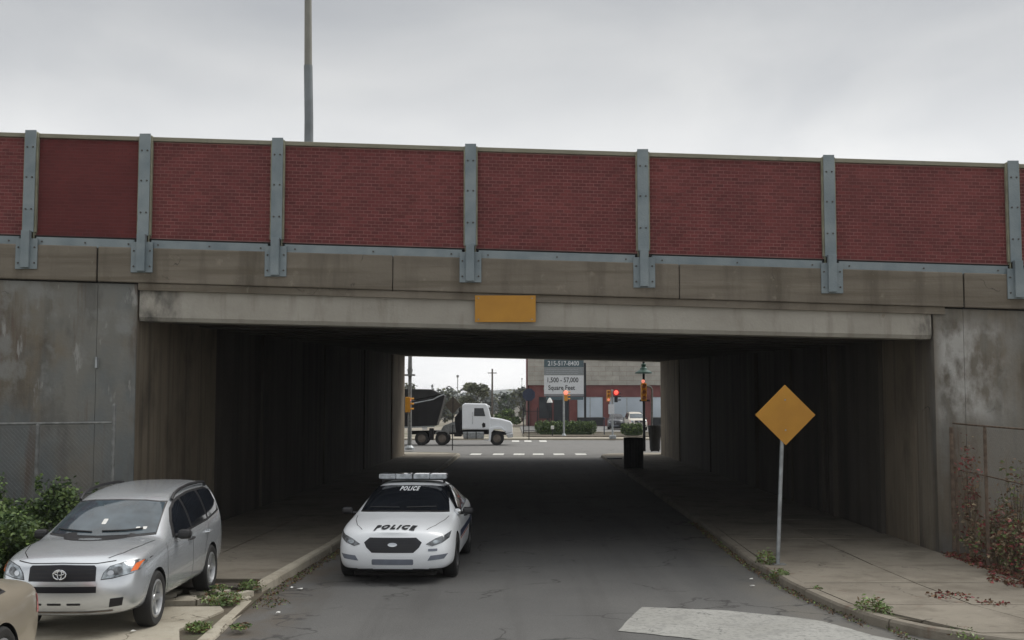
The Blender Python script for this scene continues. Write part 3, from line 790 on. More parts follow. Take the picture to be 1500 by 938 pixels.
def wheel(parent, x, y, z, r=.35, w=.225, s=1, rim='alloy', spokes=5, rr=.62):
    wm = ('wheel', r, w, s, rim, spokes)
    if wm not in WC:
        hub = MB().lathe([(.0, -.02), (.13, -.02), (.13, .03), (.0, .03)], 'x', 16)
        R_ = r * rr + .02
        tyre = MB().lathe([(R_, -w / 2 + .02), (R_ + .03, -w / 2), (r - .03, -w / 2), (r - .005, -w / 2 + .025), (r, -w / 2 + .05), (r, w / 2 - .05), (r - .005, w / 2 - .025), (r - .03, w / 2), (R_ + .03, w / 2), (R_, w / 2 - .02)], 'x', 36, cap=False)
        rm = MB(); rm.lathe([(R_ + .004, -w / 2 + .03), (R_ + .004, w / 2 - .012), (R_ - .022, w / 2 - .004), (R_ - .03, w / 2 - .03), (R_ - .05, -w / 2 + .03)], 'x', 36, cap=False)
        rm.lathe([(.0, w / 2 - .03), (.05, w / 2 - .034), (.062, w / 2 - .05), (.062, w / 2 - .08)], 'x', 16)
        for k in range(spokes):
            a = 2 * math.pi * k / spokes
            for da, wd in ((0, .032),) if spokes < 5 else ((0, .028),):
                c, sn = math.cos(a), math.sin(a)
                v = []
                for rad, hw, xo in ((.04, wd * 1.3, w / 2 - .045), (R_ - .015, wd * 1.15, w / 2 - .028)):
                    for hh in (-hw, hw):
                        for xx in (xo - .03, xo): v.append((xx, rad * c - hh * sn, rad * sn + hh * c))
                rm.add(v, [(0, 1, 3, 2), (4, 6, 7, 5), (0, 4, 5, 1), (2, 3, 7, 6), (0, 2, 6, 4), (1, 5, 7, 3)])
        for b in (tyre, rm, hub): b.v = [(q[0] * s, q[1], q[2]) for q in b.v]
        def sm(me):
            for p in me.polygons: p.use_smooth = True
            try: me.set_sharp_from_angle(angle=R(35))
            except Exception: pass
            return me
        WC[wm] = (hub.mesh('wheel', 'trim_black'), sm(tyre.mesh('tyre', 'tyre')), sm(rm.mesh('rim', rim)))
    a, b, c = WC[wm]
    h = bpy.data.objects.new('wheel', a); link(h, parent); h.location = (x, y, z)
    link(bpy.data.objects.new('tyre', b), h); link(bpy.data.objects.new('rim', c), h)
WC = {}
def ell(cx_, cz_, a, b_, n=20): return [(cx_ + a * math.cos(6.2832 * k / n), cz_ + b_ * math.sin(6.2832 * k / n)) for k in range(n)]
def rrect(x0, x1, z0, z1, r, n=4):
    o = []
    for (cx_, cz_, a0) in ((x1 - r, z1 - r, 0), (x0 + r, z1 - r, 90), (x0 + r, z0 + r, 180), (x1 - r, z0 + r, 270)):
        for k in range(n + 1):
            a = R(a0 + 90 * k / n); o.append((cx_ + r * math.cos(a), cz_ + r * math.sin(a)))
    return o
def strip(pts, w):      # thin ribbon polygon round a 2D polyline
    l, r_ = [], []
    for i, p in enumerate(pts):
        a = Vector(pts[max(i - 1, 0)]); b_ = Vector(pts[min(i + 1, len(pts) - 1)]); d = (b_ - a).normalized(); n = Vector((-d.y, d.x)) * w / 2
        l.append((p[0] + n.x, p[1] + n.y)); r_.append((p[0] - n.x, p[1] - n.y))
    return l + r_[::-1]

SUV_ST = [
 (.0, [(0, .30, .07), (.40, .30, .07), (.42, .38, .02), (.42, .52, 0), (.42, .66, .0), (.42, .78, .015), (.42, .87, .03), (.25, .905, .05), (0, .915, .05)]),
 (.0, [(0, .26, .12), (.70, .27, .20), (.78, .38, .16), (.80, .54, .12), (.80, .68, .14), (.79, .80, .18), (.73, .90, .20), (.42, .955, .14), (0, .97, .11)]),
 (.42, [(0, .24), (.80, .26), (.865, .40), (.885, .56), (.885, .72), (.865, .87), (.80, .98), (.45, 1.03), (0, 1.045)]),
 (.93, [(0, .24), (.82, .26), (.89, .40), (.907, .60), (.90, .80), (.875, .95), (.80, 1.055), (.45, 1.105), (0, 1.12)]),
 (1.32, [(0, .24), (.82, .25), (.885, .38), (.905, .60), (.90, .83), (.88, .99), (.80, 1.06), (.45, 1.09, -.14), (0, 1.10, -.20)]),
 (1.42, [(0, .24), (.82, .25), (.885, .38), (.905, .60), (.90, .84), (.882, 1.0), (.785, 1.11), (.44, 1.135, -.14), (0, 1.145, -.20)]),
 (1.80, [(0, .24), (.82, .25), (.885, .38), (.905, .60), (.90, .85), (.882, 1.02), (.71, 1.31), (.43, 1.35, -.12), (0, 1.365, -.17)]),
 (2.18, [(0, .24), (.82, .25), (.885, .38), (.905, .60), (.90, .86), (.882, 1.04), (.675, 1.475), (.45, 1.535, -.10), (0, 1.55, -.14)]),
 (2.45, [(0, .24), (.82, .25), (.885, .38), (.905, .60), (.90, .86), (.882, 1.05), (.67, 1.54), (.46, 1.60, -.06), (0, 1.615, -.08)]),
 (3.0, [(0, .24), (.82, .25), (.885, .38), (.905, .60), (.90, .87), (.882, 1.07), (.67, 1.60), (.46, 1.65), (0, 1.665)]),
 (3.6, [(0, .24), (.82, .26), (.885, .39), (.905, .62), (.90, .89), (.88, 1.10), (.665, 1.61), (.46, 1.655), (0, 1.665)]),
 (4.12, [(0, .26), (.80, .29), (.87, .42), (.895, .64), (.89, .92), (.86, 1.14), (.655, 1.60), (.45, 1.65), (0, 1.66)]),
 (4.38, [(0, .28), (.76, .31), (.83, .44), (.86, .66), (.855, .92), (.83, 1.15), (.64, 1.565), (.44, 1.62), (0, 1.63)]),
 (4.52, [(0, .30), (.66, .33), (.72, .44), (.75, .66), (.74, .92), (.70, 1.13), (.60, 1.45, -.05), (.40, 1.52, -.05), (0, 1.53, -.05)]),
 (4.60, [(0, .36), (.38, .38), (.40, .46), (.42, .64), (.42, .88), (.40, 1.06), (.38, 1.16, -.02), (.2, 1.22, -.02), (0, 1.23, -.02)])]
def make_suv(name, loc, rz, label, paint, near=True):
    t = empty(name, loc, label, 'car', None, rz)
    me = body_mesh(SUV_ST)
    bv = BVHTree.FromPolygons([v.co for v in me.vertices], [tuple(p.vertices) for p in me.polygons])
    cut_arches(me, 'body', t, paint, (.93, 3.59), .385, .36)
    for x_ in (-1, 1):
        for ya in (.93, 3.59): wheel(t, x_ * .79, ya, .35, .35, .225, x_, spokes=5)
    D = lambda poly, ax, off, m, nm, **k: decal(bv, poly, ax, off, m, nm, t, **k)
    # windscreen and its black frame
    ws = [(-.70, 1.125), (-.40, 1.115), (0, 1.11), (.40, 1.115), (.70, 1.125), (.645, 1.32), (.60, 1.462), (.35, 1.492), (0, 1.50), (-.35, 1.492), (-.60, 1.462), (-.645, 1.32)]
    fr = [(x * 1.025, z + (.016 if z > 1.4 else -.02)) for x, z in ws]
    D(fr, 'front', .003, 'trim_black', 'windscreen_seal'); D(ws, 'front', .008, 'glass_screen', 'windscreen')
    for s in (-1, 1):
        fw = [(1.78, 1.06), (2.52, 1.08), (2.52, 1.475), (2.35, 1.45), (2.13, 1.37), (1.92, 1.22)]
        rw = [(2.60, 1.08), (3.38, 1.12), (3.36, 1.53), (3.0, 1.525), (2.60, 1.49)]
        qw = [(3.46, 1.125), (4.14, 1.20), (4.10, 1.49), (3.9, 1.525), (3.46, 1.53)]
        allw = [(1.66, 1.03), (2.5, 1.05), (3.4, 1.09), (4.19, 1.17), (4.16, 1.50), (3.92, 1.555), (3.4, 1.56), (3.0, 1.553), (2.55, 1.512), (2.33, 1.475), (2.08, 1.385), (1.84, 1.22)]
        D(allw, 'side', .003, 'trim_black', 'window_seal', sign=s)
        for w_ in (fw, rw, qw): D(w_, 'side', .008, 'glass_dark', 'side_window', sign=s)
        if near:
            for sp in ([(1.36, 1.0), (1.34, .7), (1.40, .35)], [(2.55, 1.05), (2.56, .6), (2.55, .33)], [(3.42, 1.09), (3.40, .95), (3.30, .84), (3.17, .62)], [(1.40, .33), (2.0, .32), (3.1, .33)]):
                D(strip(sp, .009), 'side', .002, 'joint_dark', 'door_seam', sign=s)
            for yy in (2.32, 3.22):
                hx = .905 if True else 0
                b = MB().tube([(s * .885, yy, .93), (s * .935, yy + .04, .935), (s * .935, yy + .17, .94), (s * .885, yy + .21, .94)], .014, 8); b.build('door_handle', 'trim_black' if yy < 3 else 'silver_paint', t, smooth=True)
        # mirror
        mb = MB(); mb.box(s * .90, s * 1.08, 1.72, 1.86, 1.0, 1.13)
        mr = mb.build('mirror', 'trim_black', t, bevel=.045)
        MB().tube([(s * .86, 1.80, 1.04), (s * .97, 1.79, 1.05)], .03).build('mirror_arm', 'trim_black', mr)
        # roof rail
        MB().tube([(s * 0.65, 2.28, 1.49), (s * 0.65, 2.40, 1.565), (s * 0.645, 2.65, 1.61), (s * 0.645, 3.1, 1.64), (s * 0.64, 3.7, 1.64), (s * 0.635, 3.98, 1.62), (s * 0.635, 4.05, 1.57)], .022, 8).build('roof_rail', 'trim_black', t, smooth=True)
        # headlight
        hl = [(.475, .725), (.60, .735), (.79, .775), (.835, .80), (.86, .90), (.80, .905), (.68, .895), (.56, .865), (.50, .80)]
        if s < 0: hl = [(-x, z) for x, z in hl][::-1]
        hc = (sum(p[0] for p in hl) / 9, sum(p[1] for p in hl) / 9); D([(hc[0] + (x - hc[0]) * 1.05, hc[1] + (z - hc[1]) * 1.12) for x, z in hl], 'front', .003, 'trim_black', 'headlight_seal')
        h = D(hl, 'front', .007, 'lamp_glass', 'headlight')
        D(ell(s * .57, .79, .035, .03), 'front', .013, 'chrome', 'bulb_bowl', res=.02).parent = h
        lens = D(ell(s * .64, .81, .055, .048), 'front', .012, 'lamp_dark', 'reflector', res=.02)
        lens.parent = h; 
        am = [(.77, .79), (.825, .80), (.845, .895), (.80, .875)]
        if s < 0: am = [(-x, z) for x, z in am][::-1]
        a_ = D(am, 'front', .012, 'amber', 'indicator', res=.02); a_.parent = h
        fog = [(.56, .385), (.70, .40), (.72, .50), (.58, .49)]
        if s < 0: fog = [(-x, z) for x, z in fog][::-1]
        D(fog, 'front', .004, 'grille_black', 'fog_lamp_recess')
        if near: D(strip([(s * .50, .22), (s * .62, .42), (s * .72, .8), (s * .76, 1.2)], .009), 'top', .003, 'joint_dark', 'hood_seam', res=.03)
    g = D([(-.41, .70), (.41, .70), (.405, .86), (.38, .885), (0, .895), (-.38, .885), (-.405, .86)], 'front', .004, 'grille_black', 'grille')
    for zz in (.745, .79, .835):
        o = D(strip([(-.39, zz), (0, zz), (.39, zz)], .014), 'front', .012, 'trim_black', 'bar'); o.parent = g
    o = D(strip([(-.42, .68), (0, .68), (.42, .68)], .035), 'front', .016, paint, 'grille_frame'); o.parent = g
    D(strip([(-.60, .925), (-.40, .905), (0, .915), (.40, .905), (.60, .925)], .008), 'front', .003, 'joint_dark', 'hood_edge_gap', res=.03)
    # emblem: three interlocking ellipses
    em = MB()
    def ring(cx_, cz_, a, b_, r_=.008):
        pts = [(cx_ + a * math.cos(6.2832 * k / 24), -.045, cz_ + b_ * math.sin(6.2832 * k / 24)) for k in range(25)]; em.tube(pts, r_, 6)
    ring(0, .79, .078, .056); ring(0, .79, .026, .053, .006); ring(0, .808, .058, .022, .006)
    em.build('emblem', 'chrome', t, smooth=True)
    D([(-.42, .565), (.42, .565), (.42, .64), (-.42, .64)], 'front', .004, 'grille_black', 'lower_grille')
    for xa, xb in ((-.34, -.24), (-.17, .0), (.07, .235)): D(rrect(xa, xb, .415, .44, .008), 'front', .004, 'grille_black', 'bumper_slot', res=.03)
    D(strip([(-.60, .345), (-.3, .33), (.3, .33), (.60, .345)], .02), 'front', .004, 'truck_dust', 'bumper_dirt')
    if near:
        wiper(bv, [(-.60, 1.165), (-.3, 1.15), (-.02, 1.14)], t); wiper(bv, [(.04, 1.15), (.33, 1.155), (.60, 1.175)], t)
        D(rrect(-.03, .03, 1.23, 1.29, .01), 'front', .011, 'litter_white', 'dash_ornament', res=.03)
        for x_ in (.44, .52): D(rrect(x_, x_ + .05, 1.165, 1.195, .008), 'front', .011, 'litter_white', 'sticker', res=.03)
    # rear
    D([(-.56, 1.18), (.56, 1.18), (.50, 1.50), (-.50, 1.50)], 'rear', .006, 'glass_dark', 'rear_window')
    for s in (-1, 1):
        q = [(.62, .85), (.80, .85), (.79, 1.13), (.66, 1.13)]
        D([(x * s, z) for x, z in q][::s], 'rear', .006, 'red_lens', 'tail_lamp')
    MB().box(-.26, .26, 4.60, 4.615, .52, .64).build('number_plate', 'plate_grey', t)
    return t

SED_ST = [
 (.0, [(0, .24, .07), (.40, .24, .07), (.43, .32, .02), (.44, .46, .0), (.44, .60, .01), (.43, .72, .03), (.42, .82, .07), (.25, .86, .08), (0, .87, .08)]),
 (.0, [(0, .18, .14), (.76, .19, .24), (.83, .30, .19), (.845, .48, .16), (.835, .63, .19), (.81, .76, .25), (.74, .86, .28), (.42, .92, .20), (0, .935, .17)]),
 (.55, [(0, .18), (.86, .20), (.93, .34), (.945, .52), (.94, .68), (.915, .84), (.83, .93), (.5, .985), (0, .995)]),
 (1.05, [(0, .18), (.88, .20), (.95, .34), (.965, .55), (.955, .74), (.93, .90), (.83, .985), (.5, 1.035), (0, 1.045)]),
 (1.48, [(0, .18), (.88, .20), (.95, .34), (.965, .56), (.955, .78), (.925, .95), (.81, 1.035), (.5, 1.065, -.10), (0, 1.075, -.17)]),
 (1.58, [(0, .18), (.88, .20), (.95, .34), (.965, .56), (.955, .78), (.925, .96), (.785, 1.07), (.48, 1.10, -.10), (0, 1.11, -.17)]),
 (2.0, [(0, .18), (.88, .20), (.95, .34), (.965, .56), (.955, .79), (.925, .98), (.73, 1.27), (.46, 1.31, -.10), (0, 1.325, -.15)]),
 (2.42, [(0, .18), (.88, .20), (.95, .34), (.965, .56), (.955, .79), (.925, 1.0), (.66, 1.44), (.44, 1.48, -.08), (0, 1.495, -.12)]),
 (2.9, [(0, .18), (.88, .20), (.95, .34), (.965, .56), (.955, .80), (.925, 1.01), (.63, 1.50), (.42, 1.535), (0, 1.55)]),
 (3.5, [(0, .18), (.88, .20), (.95, .34), (.965, .56), (.955, .81), (.925, 1.02), (.61, 1.49), (.41, 1.525), (0, 1.54)]),
 (3.95, [(0, .20), (.88, .22), (.95, .36), (.965, .58), (.955, .82), (.92, 1.03), (.60, 1.38), (.42, 1.42, -.02), (0, 1.435, -.04)]),
 (4.4, [(0, .22), (.87, .25), (.94, .38), (.955, .60), (.945, .84), (.91, 1.03), (.70, 1.17), (.45, 1.19), (0, 1.20)]),
 (4.6, [(0, .24), (.86, .27), (.92, .40), (.935, .62), (.925, .85), (.89, 1.02), (.76, 1.09), (.46, 1.115), (0, 1.12)]),
 (4.95, [(0, .26), (.80, .30), (.87, .42), (.89, .64), (.88, .86), (.85, 1.0), (.74, 1.07), (.46, 1.095), (0, 1.10)]),
 (5.10, [(0, .30), (.64, .33), (.72, .44), (.75, .64), (.74, .85), (.72, .97), (.64, 1.03, -.02), (.42, 1.055, -.03), (0, 1.06, -.03)]),
 (5.15, [(0, .38), (.38, .40), (.42, .50), (.44, .64), (.44, .80), (.42, .90), (.40, .95), (.2, .97), (0, .98)])]
def make_sedan(name, loc, rz, label, paint, police=False, zs=1.0, cat='car'):
    t = empty(name, loc, label, cat, None, rz)
    me = body_mesh(SED_ST, zs)
    bv = BVHTree.FromPolygons([v.co for v in me.vertices], [tuple(p.vertices) for p in me.polygons])
    cut_arches(me, 'body', t, paint, (1.05, 3.92), .375, .345, .58)
    for x_ in (-1, 1):
        for ya in (1.05, 3.92): wheel(t, x_ * .84, ya, .345, .345, .235, x_, rim='trim_black' if police else 'alloy', spokes=5)
    Z = lambda poly: [(a, z * zs) for a, z in poly]
    D = lambda poly, ax, off, m, nm, **k: decal(bv, Z(poly), ax, off, m, nm, t, **k)
    ws = [(-.755, 1.085), (-.40, 1.10), (0, 1.105), (.40, 1.10), (.755, 1.085), (.70, 1.27), (.62, 1.44), (.35, 1.465), (0, 1.472), (-.35, 1.465), (-.62, 1.44), (-.70, 1.27)]
    D([(x * 1.02, z + (.012 if z > 1.3 else -.022)) for x, z in ws], 'front', .003, 'trim_black', 'windscreen_seal'); D(ws, 'front', .008, 'glass_dark', 'windscreen')
    for s in (-1, 1):
        fw = [(1.92, 1.03), (2.85, 1.05), (2.85, 1.43), (2.55, 1.42), (2.25, 1.30)]
        rw = [(2.95, 1.05), (3.75, 1.075), (3.78, 1.30), (3.55, 1.40), (2.95, 1.435)]
        qw = [(3.82, 1.08), (4.12, 1.09), (3.95, 1.22), (3.84, 1.28)]
        D([(1.84, 1.01), (2.9, 1.03), (4.18, 1.07), (3.95, 1.26), (3.6, 1.42), (2.9, 1.46), (2.5, 1.445), (2.2, 1.32)], 'side', .003, 'trim_black', 'window_seal', sign=s)
        for w_ in (fw, rw, qw): D(w_, 'side', .008, 'glass_dark', 'side_window', sign=s)
        for sp in ([(1.52, .95), (1.48, .7), (1.52, .3)], [(2.9, 1.0), (2.9, .6), (2.88, .28)], [(3.82, 1.03), (3.75, .85), (3.50, .60)]):
            D(strip(sp, .009), 'side', .002, 'joint_dark', 'door_seam', sign=s)
        for yy in (2.62, 3.5):
            MB().tube([(s * .935, yy, .90 * zs), (s * .985, yy + .04, .905 * zs), (s * .985, yy + .17, .91 * zs), (s * .935, yy + .21, .91 * zs)], .014, 8).build('door_handle', 'trim_black' if police else paint, t, smooth=True)
        mr = MB().box(s * .97, s * 1.15, 1.86, 1.99, .99 * zs, 1.12 * zs).build('mirror', 'trim_black' if police else paint, t, bevel=.04)
        MB().tube([(s * .88, 1.96, 1.0 * zs), (s * 1.0, 1.95, 1.02 * zs)], .026).build('mirror_arm', 'trim_black', mr)
        hl = [(.52, .67), (.62, .635), (.77, .68), (.87, .75), (.885, .845), (.80, .80), (.66, .755)]
        h = D([(x * s, z) for x, z in hl][::s], 'front', .006, 'lamp_dark' if police else 'lamp_glass', 'headlight')
        l_ = D(ell(s * .68, .70, .055, .03), 'front', .012, 'lamp_glass', 'reflector', res=.02); l_.parent = h
        # tail lamps and boot
        q = [(.46, .80), (.80, .80), (.82, .97), (.50, .97)]
        D([(x * s, z) for x, z in q][::s], 'rear', .006, 'red_lens', 'tail_lamp')
        D([(4.80, .74), (5.08, .72), (5.08, .93), (4.86, .93)], 'side', .006, 'red_lens', 'side_lamp', sign=s)
        sk = [(.55, .40), (.80, .42), (.86, .50), (.60, .485)]
        D([(x * s, z) for x, z in sk][::s], 'front', .003, 'plate_grey' if police else 'grille_black', 'bumper_recess')
        decal(bv, strip([(s * .52, .25), (s * .64, .5), (s * .74, .95), (s * .78, 1.35)], .009), 'top', .003, 'joint_dark', 'hood_seam', t, res=.03)
    g = D([(-.46, .70), (-.37, .78), (.37, .78), (.46, .70), (.42, .62), (.33, .535), (-.33, .535), (-.42, .62)], 'front', .004, 'grille_black', 'grille')
    for zz in (.58, .62, .66, .70, .74):
        w_ = .36 if zz < .6 or zz > .72 else .41
        o = D(strip([(-w_, zz), (0, zz), (w_, zz)], .008), 'front', .010, 'trim_black', 'bar'); o.parent = g
    D(ell(0, .665, .075, .032), 'front', .018, 'chrome', 'emblem', res=.02)
    D(rrect(-.33, .33, .335, .43, .02), 'front', .004, 'plate_grey', 'lower_grille')
    MB().box(-.66, .66, .34, .6, .11, .21 * zs).build('air_dam', 'joint_dark', t)
    D([(-.62, 1.13), (.62, 1.13), (.54, 1.40), (-.54, 1.40)], 'rear', .006, 'glass_dark', 'rear_window')
    MB().box(-.26, .26, 5.15, 5.165, .62 * zs, .74 * zs).build('number_plate', 'plate_grey', t)
    for pts in ([(-.60, 1.13), (-.3, 1.135), (-.02, 1.135)], [(.04, 1.135), (.33, 1.14), (.60, 1.14)]): wiper(bv, [(a, z * zs) for a, z in pts], t)
    if police:
        # light bar: clear modules on a black base
        lb = MB().box(-.56, .56, 2.62, 2.90, 1.56 * zs, 1.60 * zs).build('light_bar', 'trim_black', t, bevel=.01)
        xs = [-.62, -.31, -.008, .008, .31, .62]
        for a, b_ in zip(xs, xs[1:]):
            if b_ - a < .05: MB().box(a, b_, 2.60, 2.92, 1.59 * zs, 1.675 * zs).build('light_divider', 'trim_black', lb)
            else: MB().box(a + .001, b_ - .001, 2.60, 2.92, 1.585 * zs, 1.68 * zs).build('light_module', 'lightbar_clear', lb, bevel=.02)
        MB().tube([(-.57, 2.78, 1.50 * zs), (-.55, 2.78, 1.56 * zs)], .02).tube([(.57, 2.78, 1.50 * zs), (.55, 2.78, 1.56 * zs)], .02).build('light_bar_foot', 'trim_black', lb)
        v, f = text_mesh('POLICE', .145, .011, .35, 1.45)
        v2 = [(p.x, .235 + p.y * 1.6) for p in v]
        decal(bv, None, 'top', .011, 'text_black', 'hood_lettering', t, extra=(v2, f))
        v, f = text_mesh('POLICE', .085, .004, .3, 1.25)
        decal(bv, None, 'front', .012, 'text_white', 'windscreen_lettering', t, extra=([(p.x, 1.425 * zs + p.y * .9) for p in v], f))
        # unit number under the left headlight stays a small dark plate, too blurred to read
        D(rrect(.56, .70, .555, .595, .01), 'front', .006, 'plate_grey', 'unit_plate', res=.03)
        for s in (-1, 1):
            D([(1.56, .62), (3.9, .66), (4.9, .86), (4.9, .92), (3.9, .76), (2.9, .74), (1.56, .74)], 'side', .004, 'stripe_blue', 'side_stripe', sign=s)
            D(strip([(1.56, .595), (3.4, .62)], .02), 'side', .004, 'amber', 'gold_stripe', sign=s)
        MB().tube([(.45, 4.5, 1.15 * zs), (.45, 4.5, 1.6 * zs)], .006, 5).build('antenna', 'trim_black', t)
        sp = MB().lathe([(.0, -.07), (.05, -.06), (.065, 0), (.06, .05), (0, .055)], 'y', 14).build('spot_lamp', 'chrome', t, (.90, 1.78, 1.06 * zs), smooth=True)
    return t
make_suv('parked_suv', (-5.18, 13.62, .05), R(.4), 'silver compact suv with black roof rails parked on the left beside the bushes', 'silver_paint').scale = (.94, 1, .957)
make_sedan('police_car', (-1.83, 18.08, 0), R(-1.9), 'white police car with roof light bar driving out of the underpass', 'white_paint', True, .915).scale = (.965, 1, 1)
# beige saloon in front of the suv, facing the camera, only its rear corner in view
make_sedan('parked_sedan', (-5.62, 7.0, .03), R(0), 'beige saloon at the lower left edge, only its rear corner and red lamp in view', 'beige_paint', False, .90)
make_suv('distant_suv', (13.3, 123, .05), R(3), 'cream coloured vehicle parked behind the right hedge before the pale shop windows', 'cream_paint', False).scale = (1.08, 1, 1.16)
make_sedan('distant_sedan', (11.2, 127, .05), R(-6), 'dark car parked beside the cream vehicle in front of the shop', 'dark_paint', False).scale = (.95, 1, 1.1)

# ------------------------------------------------------------------ dump truck on the cross street (local x forward)
TY = 79.2
tr = empty('dump_truck', (0, TY, 0), 'white conventional tractor with black dump body crossing beyond the underpass', 'truck')
def tp(px, py): return ((px - 750) / 21.65, (653 - py) / 21.65)
def tprism(name, pts, y0, y1, m, parent=tr, bevel=.03):
    return MB().prism([tp(*p) for p in pts], y0, y1, 'y').build(name, m, parent, bevel=bevel)
tprism('cab', [(677, 629.7), (676.8, 594), (681, 591.2), (712, 592), (715.5, 597), (719, 612), (719, 630)], .15, 2.25, 'white_paint', bevel=.08)
tprism('hood', [(717, 631), (718.6, 612.2), (735, 614.5), (748, 618.2), (750.5, 622), (751, 634), (741, 636), (738, 629.5), (731, 626.3), (722, 628.5)], .2, 2.2, 'white_paint', bevel=.07)
tprism('bumper', [(741, 636.5), (751.5, 635), (751.5, 641), (744, 642)], .12, 2.28, 'chrome')
tprism('fender', [(716, 646), (716.5, 628), (724, 625.5), (735, 625.8), (741, 631), (738.5, 632.5), (734, 629.5), (724, 629.5), (720, 634), (718.8, 646)], .05, .42, 'white_paint', bevel=.02)
tprism('side_window', [(694.5, 610), (694.8, 598.5), (708, 598.5), (711, 610.3)], .135, .16, 'window_dark', bevel=0)
tprism('windscreen', [(713.5, 598), (716.3, 598), (719.4, 611.5), (717, 611.5)], .35, 2.05, 'window_dark', bevel=0)
tprism('visor', [(711, 593), (717, 595.5), (717, 598), (710, 596)], .2, 2.2, 'white_paint')
tprism('grab_handle', [(692, 622), (692, 604), (692.6, 604), (692.6, 622)], .11, .13, 'chrome', bevel=0)
tprism('door_emblem', [(707, 627), (706, 622), (708, 619.5), (711, 621), (711, 626)], .135, .15, 'truck_black', bevel=0)
tprism('fuel_tank', [(679, 643), (678, 633), (709, 633), (709, 643)], .1, .7, 'galv', bevel=.06)
for px in (684, 697): tprism('tank_strap', [(px, 643.6), (px, 632.5), (px + 1.2, 632.5), (px + 1.2, 643.6)], .08, .72, 'truck_black', bevel=0)
tprism('step', [(709, 646), (709, 644.5), (716, 644.5), (716, 646)], .1, .4, 'chrome', bevel=0)
tprism('frame_rail', [(600, 637), (600, 632), (715, 630), (742, 634), (742, 638), (715, 637)], .7, 1.7, 'truck_black')
tprism('exhaust_stack', [(672.5, 632), (672.5, 598), (674.5, 598), (674.5, 632)], .3, .42, 'truck_black', bevel=.02)
tprism('cab_back_gear', [(665, 640), (666, 612), (676, 600), (676, 640)], .5, 2, 'truck_black')
tprism('hydraulic_tank', [(646, 630), (650, 624), (666, 618), (668, 634), (652, 635)], .35, 1.2, 'galv_dull')
tprism('rear_fender', [(637, 636), (640, 631.5), (656, 631.5), (659, 637), (657, 637), (654, 633), (642, 633), (639, 636)], .08, .5, 'galv_dull', bevel=0)
db = MB(); outer = [tp(*p) for p in [(545, 567), (632, 571), (651.5, 580), (650, 584), (640, 624), (545, 628)]]
tprism('dump_body', [(545, 577), (606, 588), (634, 583), (648, 579), (651.5, 580), (648, 595), (640, 624), (545, 627)], .02, 2.45, 'truck_black')
tprism('tarp', [(545, 567.5), (600, 570.5), (631.8, 571), (645, 577.5), (634, 582), (606, 587), (545, 576.5)], .12, 2.35, 'truck_tarp', bevel=.06)
MB().tube([(*tp(606, 591.5)[:1], -.01, tp(606, 591.5)[1]), (tp(622, 588.5)[0], -.01, tp(622, 588.5)[1]), (tp(634.8, 586)[0], -.01, tp(634.8, 586)[1]), (tp(643, 581.5)[0], -.01, tp(643, 581.5)[1]), (tp(651, 578.5)[0], -.01, tp(651, 578.5)[1])], .045, 6).build('tarp_arm', 'galv', tr)
tprism('body_sill', [(545, 630.5), (545, 628), (598, 625.2), (637, 624.4), (637, 626), (600, 627.4)], -.02, .4, 'galv', bevel=0)
for px in (560, 573, 586, 612, 626): tprism('body_rib', [(px, 624), (px, 592), (px + 1.2, 592), (px + 1.2, 624)], -.01, .03, 'truck_black', bevel=0)
tprism('mud_flap', [(629, 645), (629, 628), (635, 628), (635, 645)], .2, .9, 'truck_black', bevel=0)
tprism('side_lamp_box', [(619, 630), (619, 626.5), (626, 626.5), (626, 630)], .0, .3, 'litter_white', bevel=0)
for px, r_ in ((728, .47), (648, .47), (618, .47), (560, .47), (532, .47)):
    for yy in (.33, 2.1):
        x_ = tp(px, 643)[0]
        wh = MB().lathe([(0, -.16), (.2, -.16), (.2, .16), (0, .16)], 'y', 20).build('wheel', 'trim_black', tr, (x_, yy, r_))
        MB().lathe([(.27, -.17), (.45, -.16), (r_, -.1), (r_, .1), (.45, .16), (.27, .17)], 'y', 28, cap=False).build('tyre', 'tyre', wh, smooth=True)
        MB().lathe([(0, -.13), (.09, -.17), (.10, -.13), (.13, -.10), (.25, -.11), (.285, -.165)], 'y', 24).build('rim', 'truck_dust', wh, smooth=True)

# ------------------------------------------------------------------ signs, signals, street furniture
ds = empty('warning_sign', (4.39, 19.49, .13), 'blank yellow diamond sign on a thin steel post on the right sidewalk', 'sign')
MB().tube([(-.02, 0, 0), (.04, 0, 1.2), (.13, 0, 2.9)], .033, 10).build('post', 'galv', ds, smooth=True)
pl = [(0, -.5), (.5, 0), (0, .5), (-.5, 0)]
o = MB().prism([(x + .135, z + 2.45) for x, z in pl], -.045, -.036, 'y').build('sign_plate', 'sign_yellow', ds, bevel=.003)
MB().lathe([(0, -.052), (.014, -.05), (.014, -.04)], 'y', 8, (.135, 0, 2.7)).lathe([(0, -.052), (.014, -.05), (.014, -.04)], 'y', 8, (.135, 0, 2.2)).build('bolt', 'galv', ds)
MB().box(-.10, .10, -.10, .10, 0, .015).build('base_collar', 'galv_dull', ds)

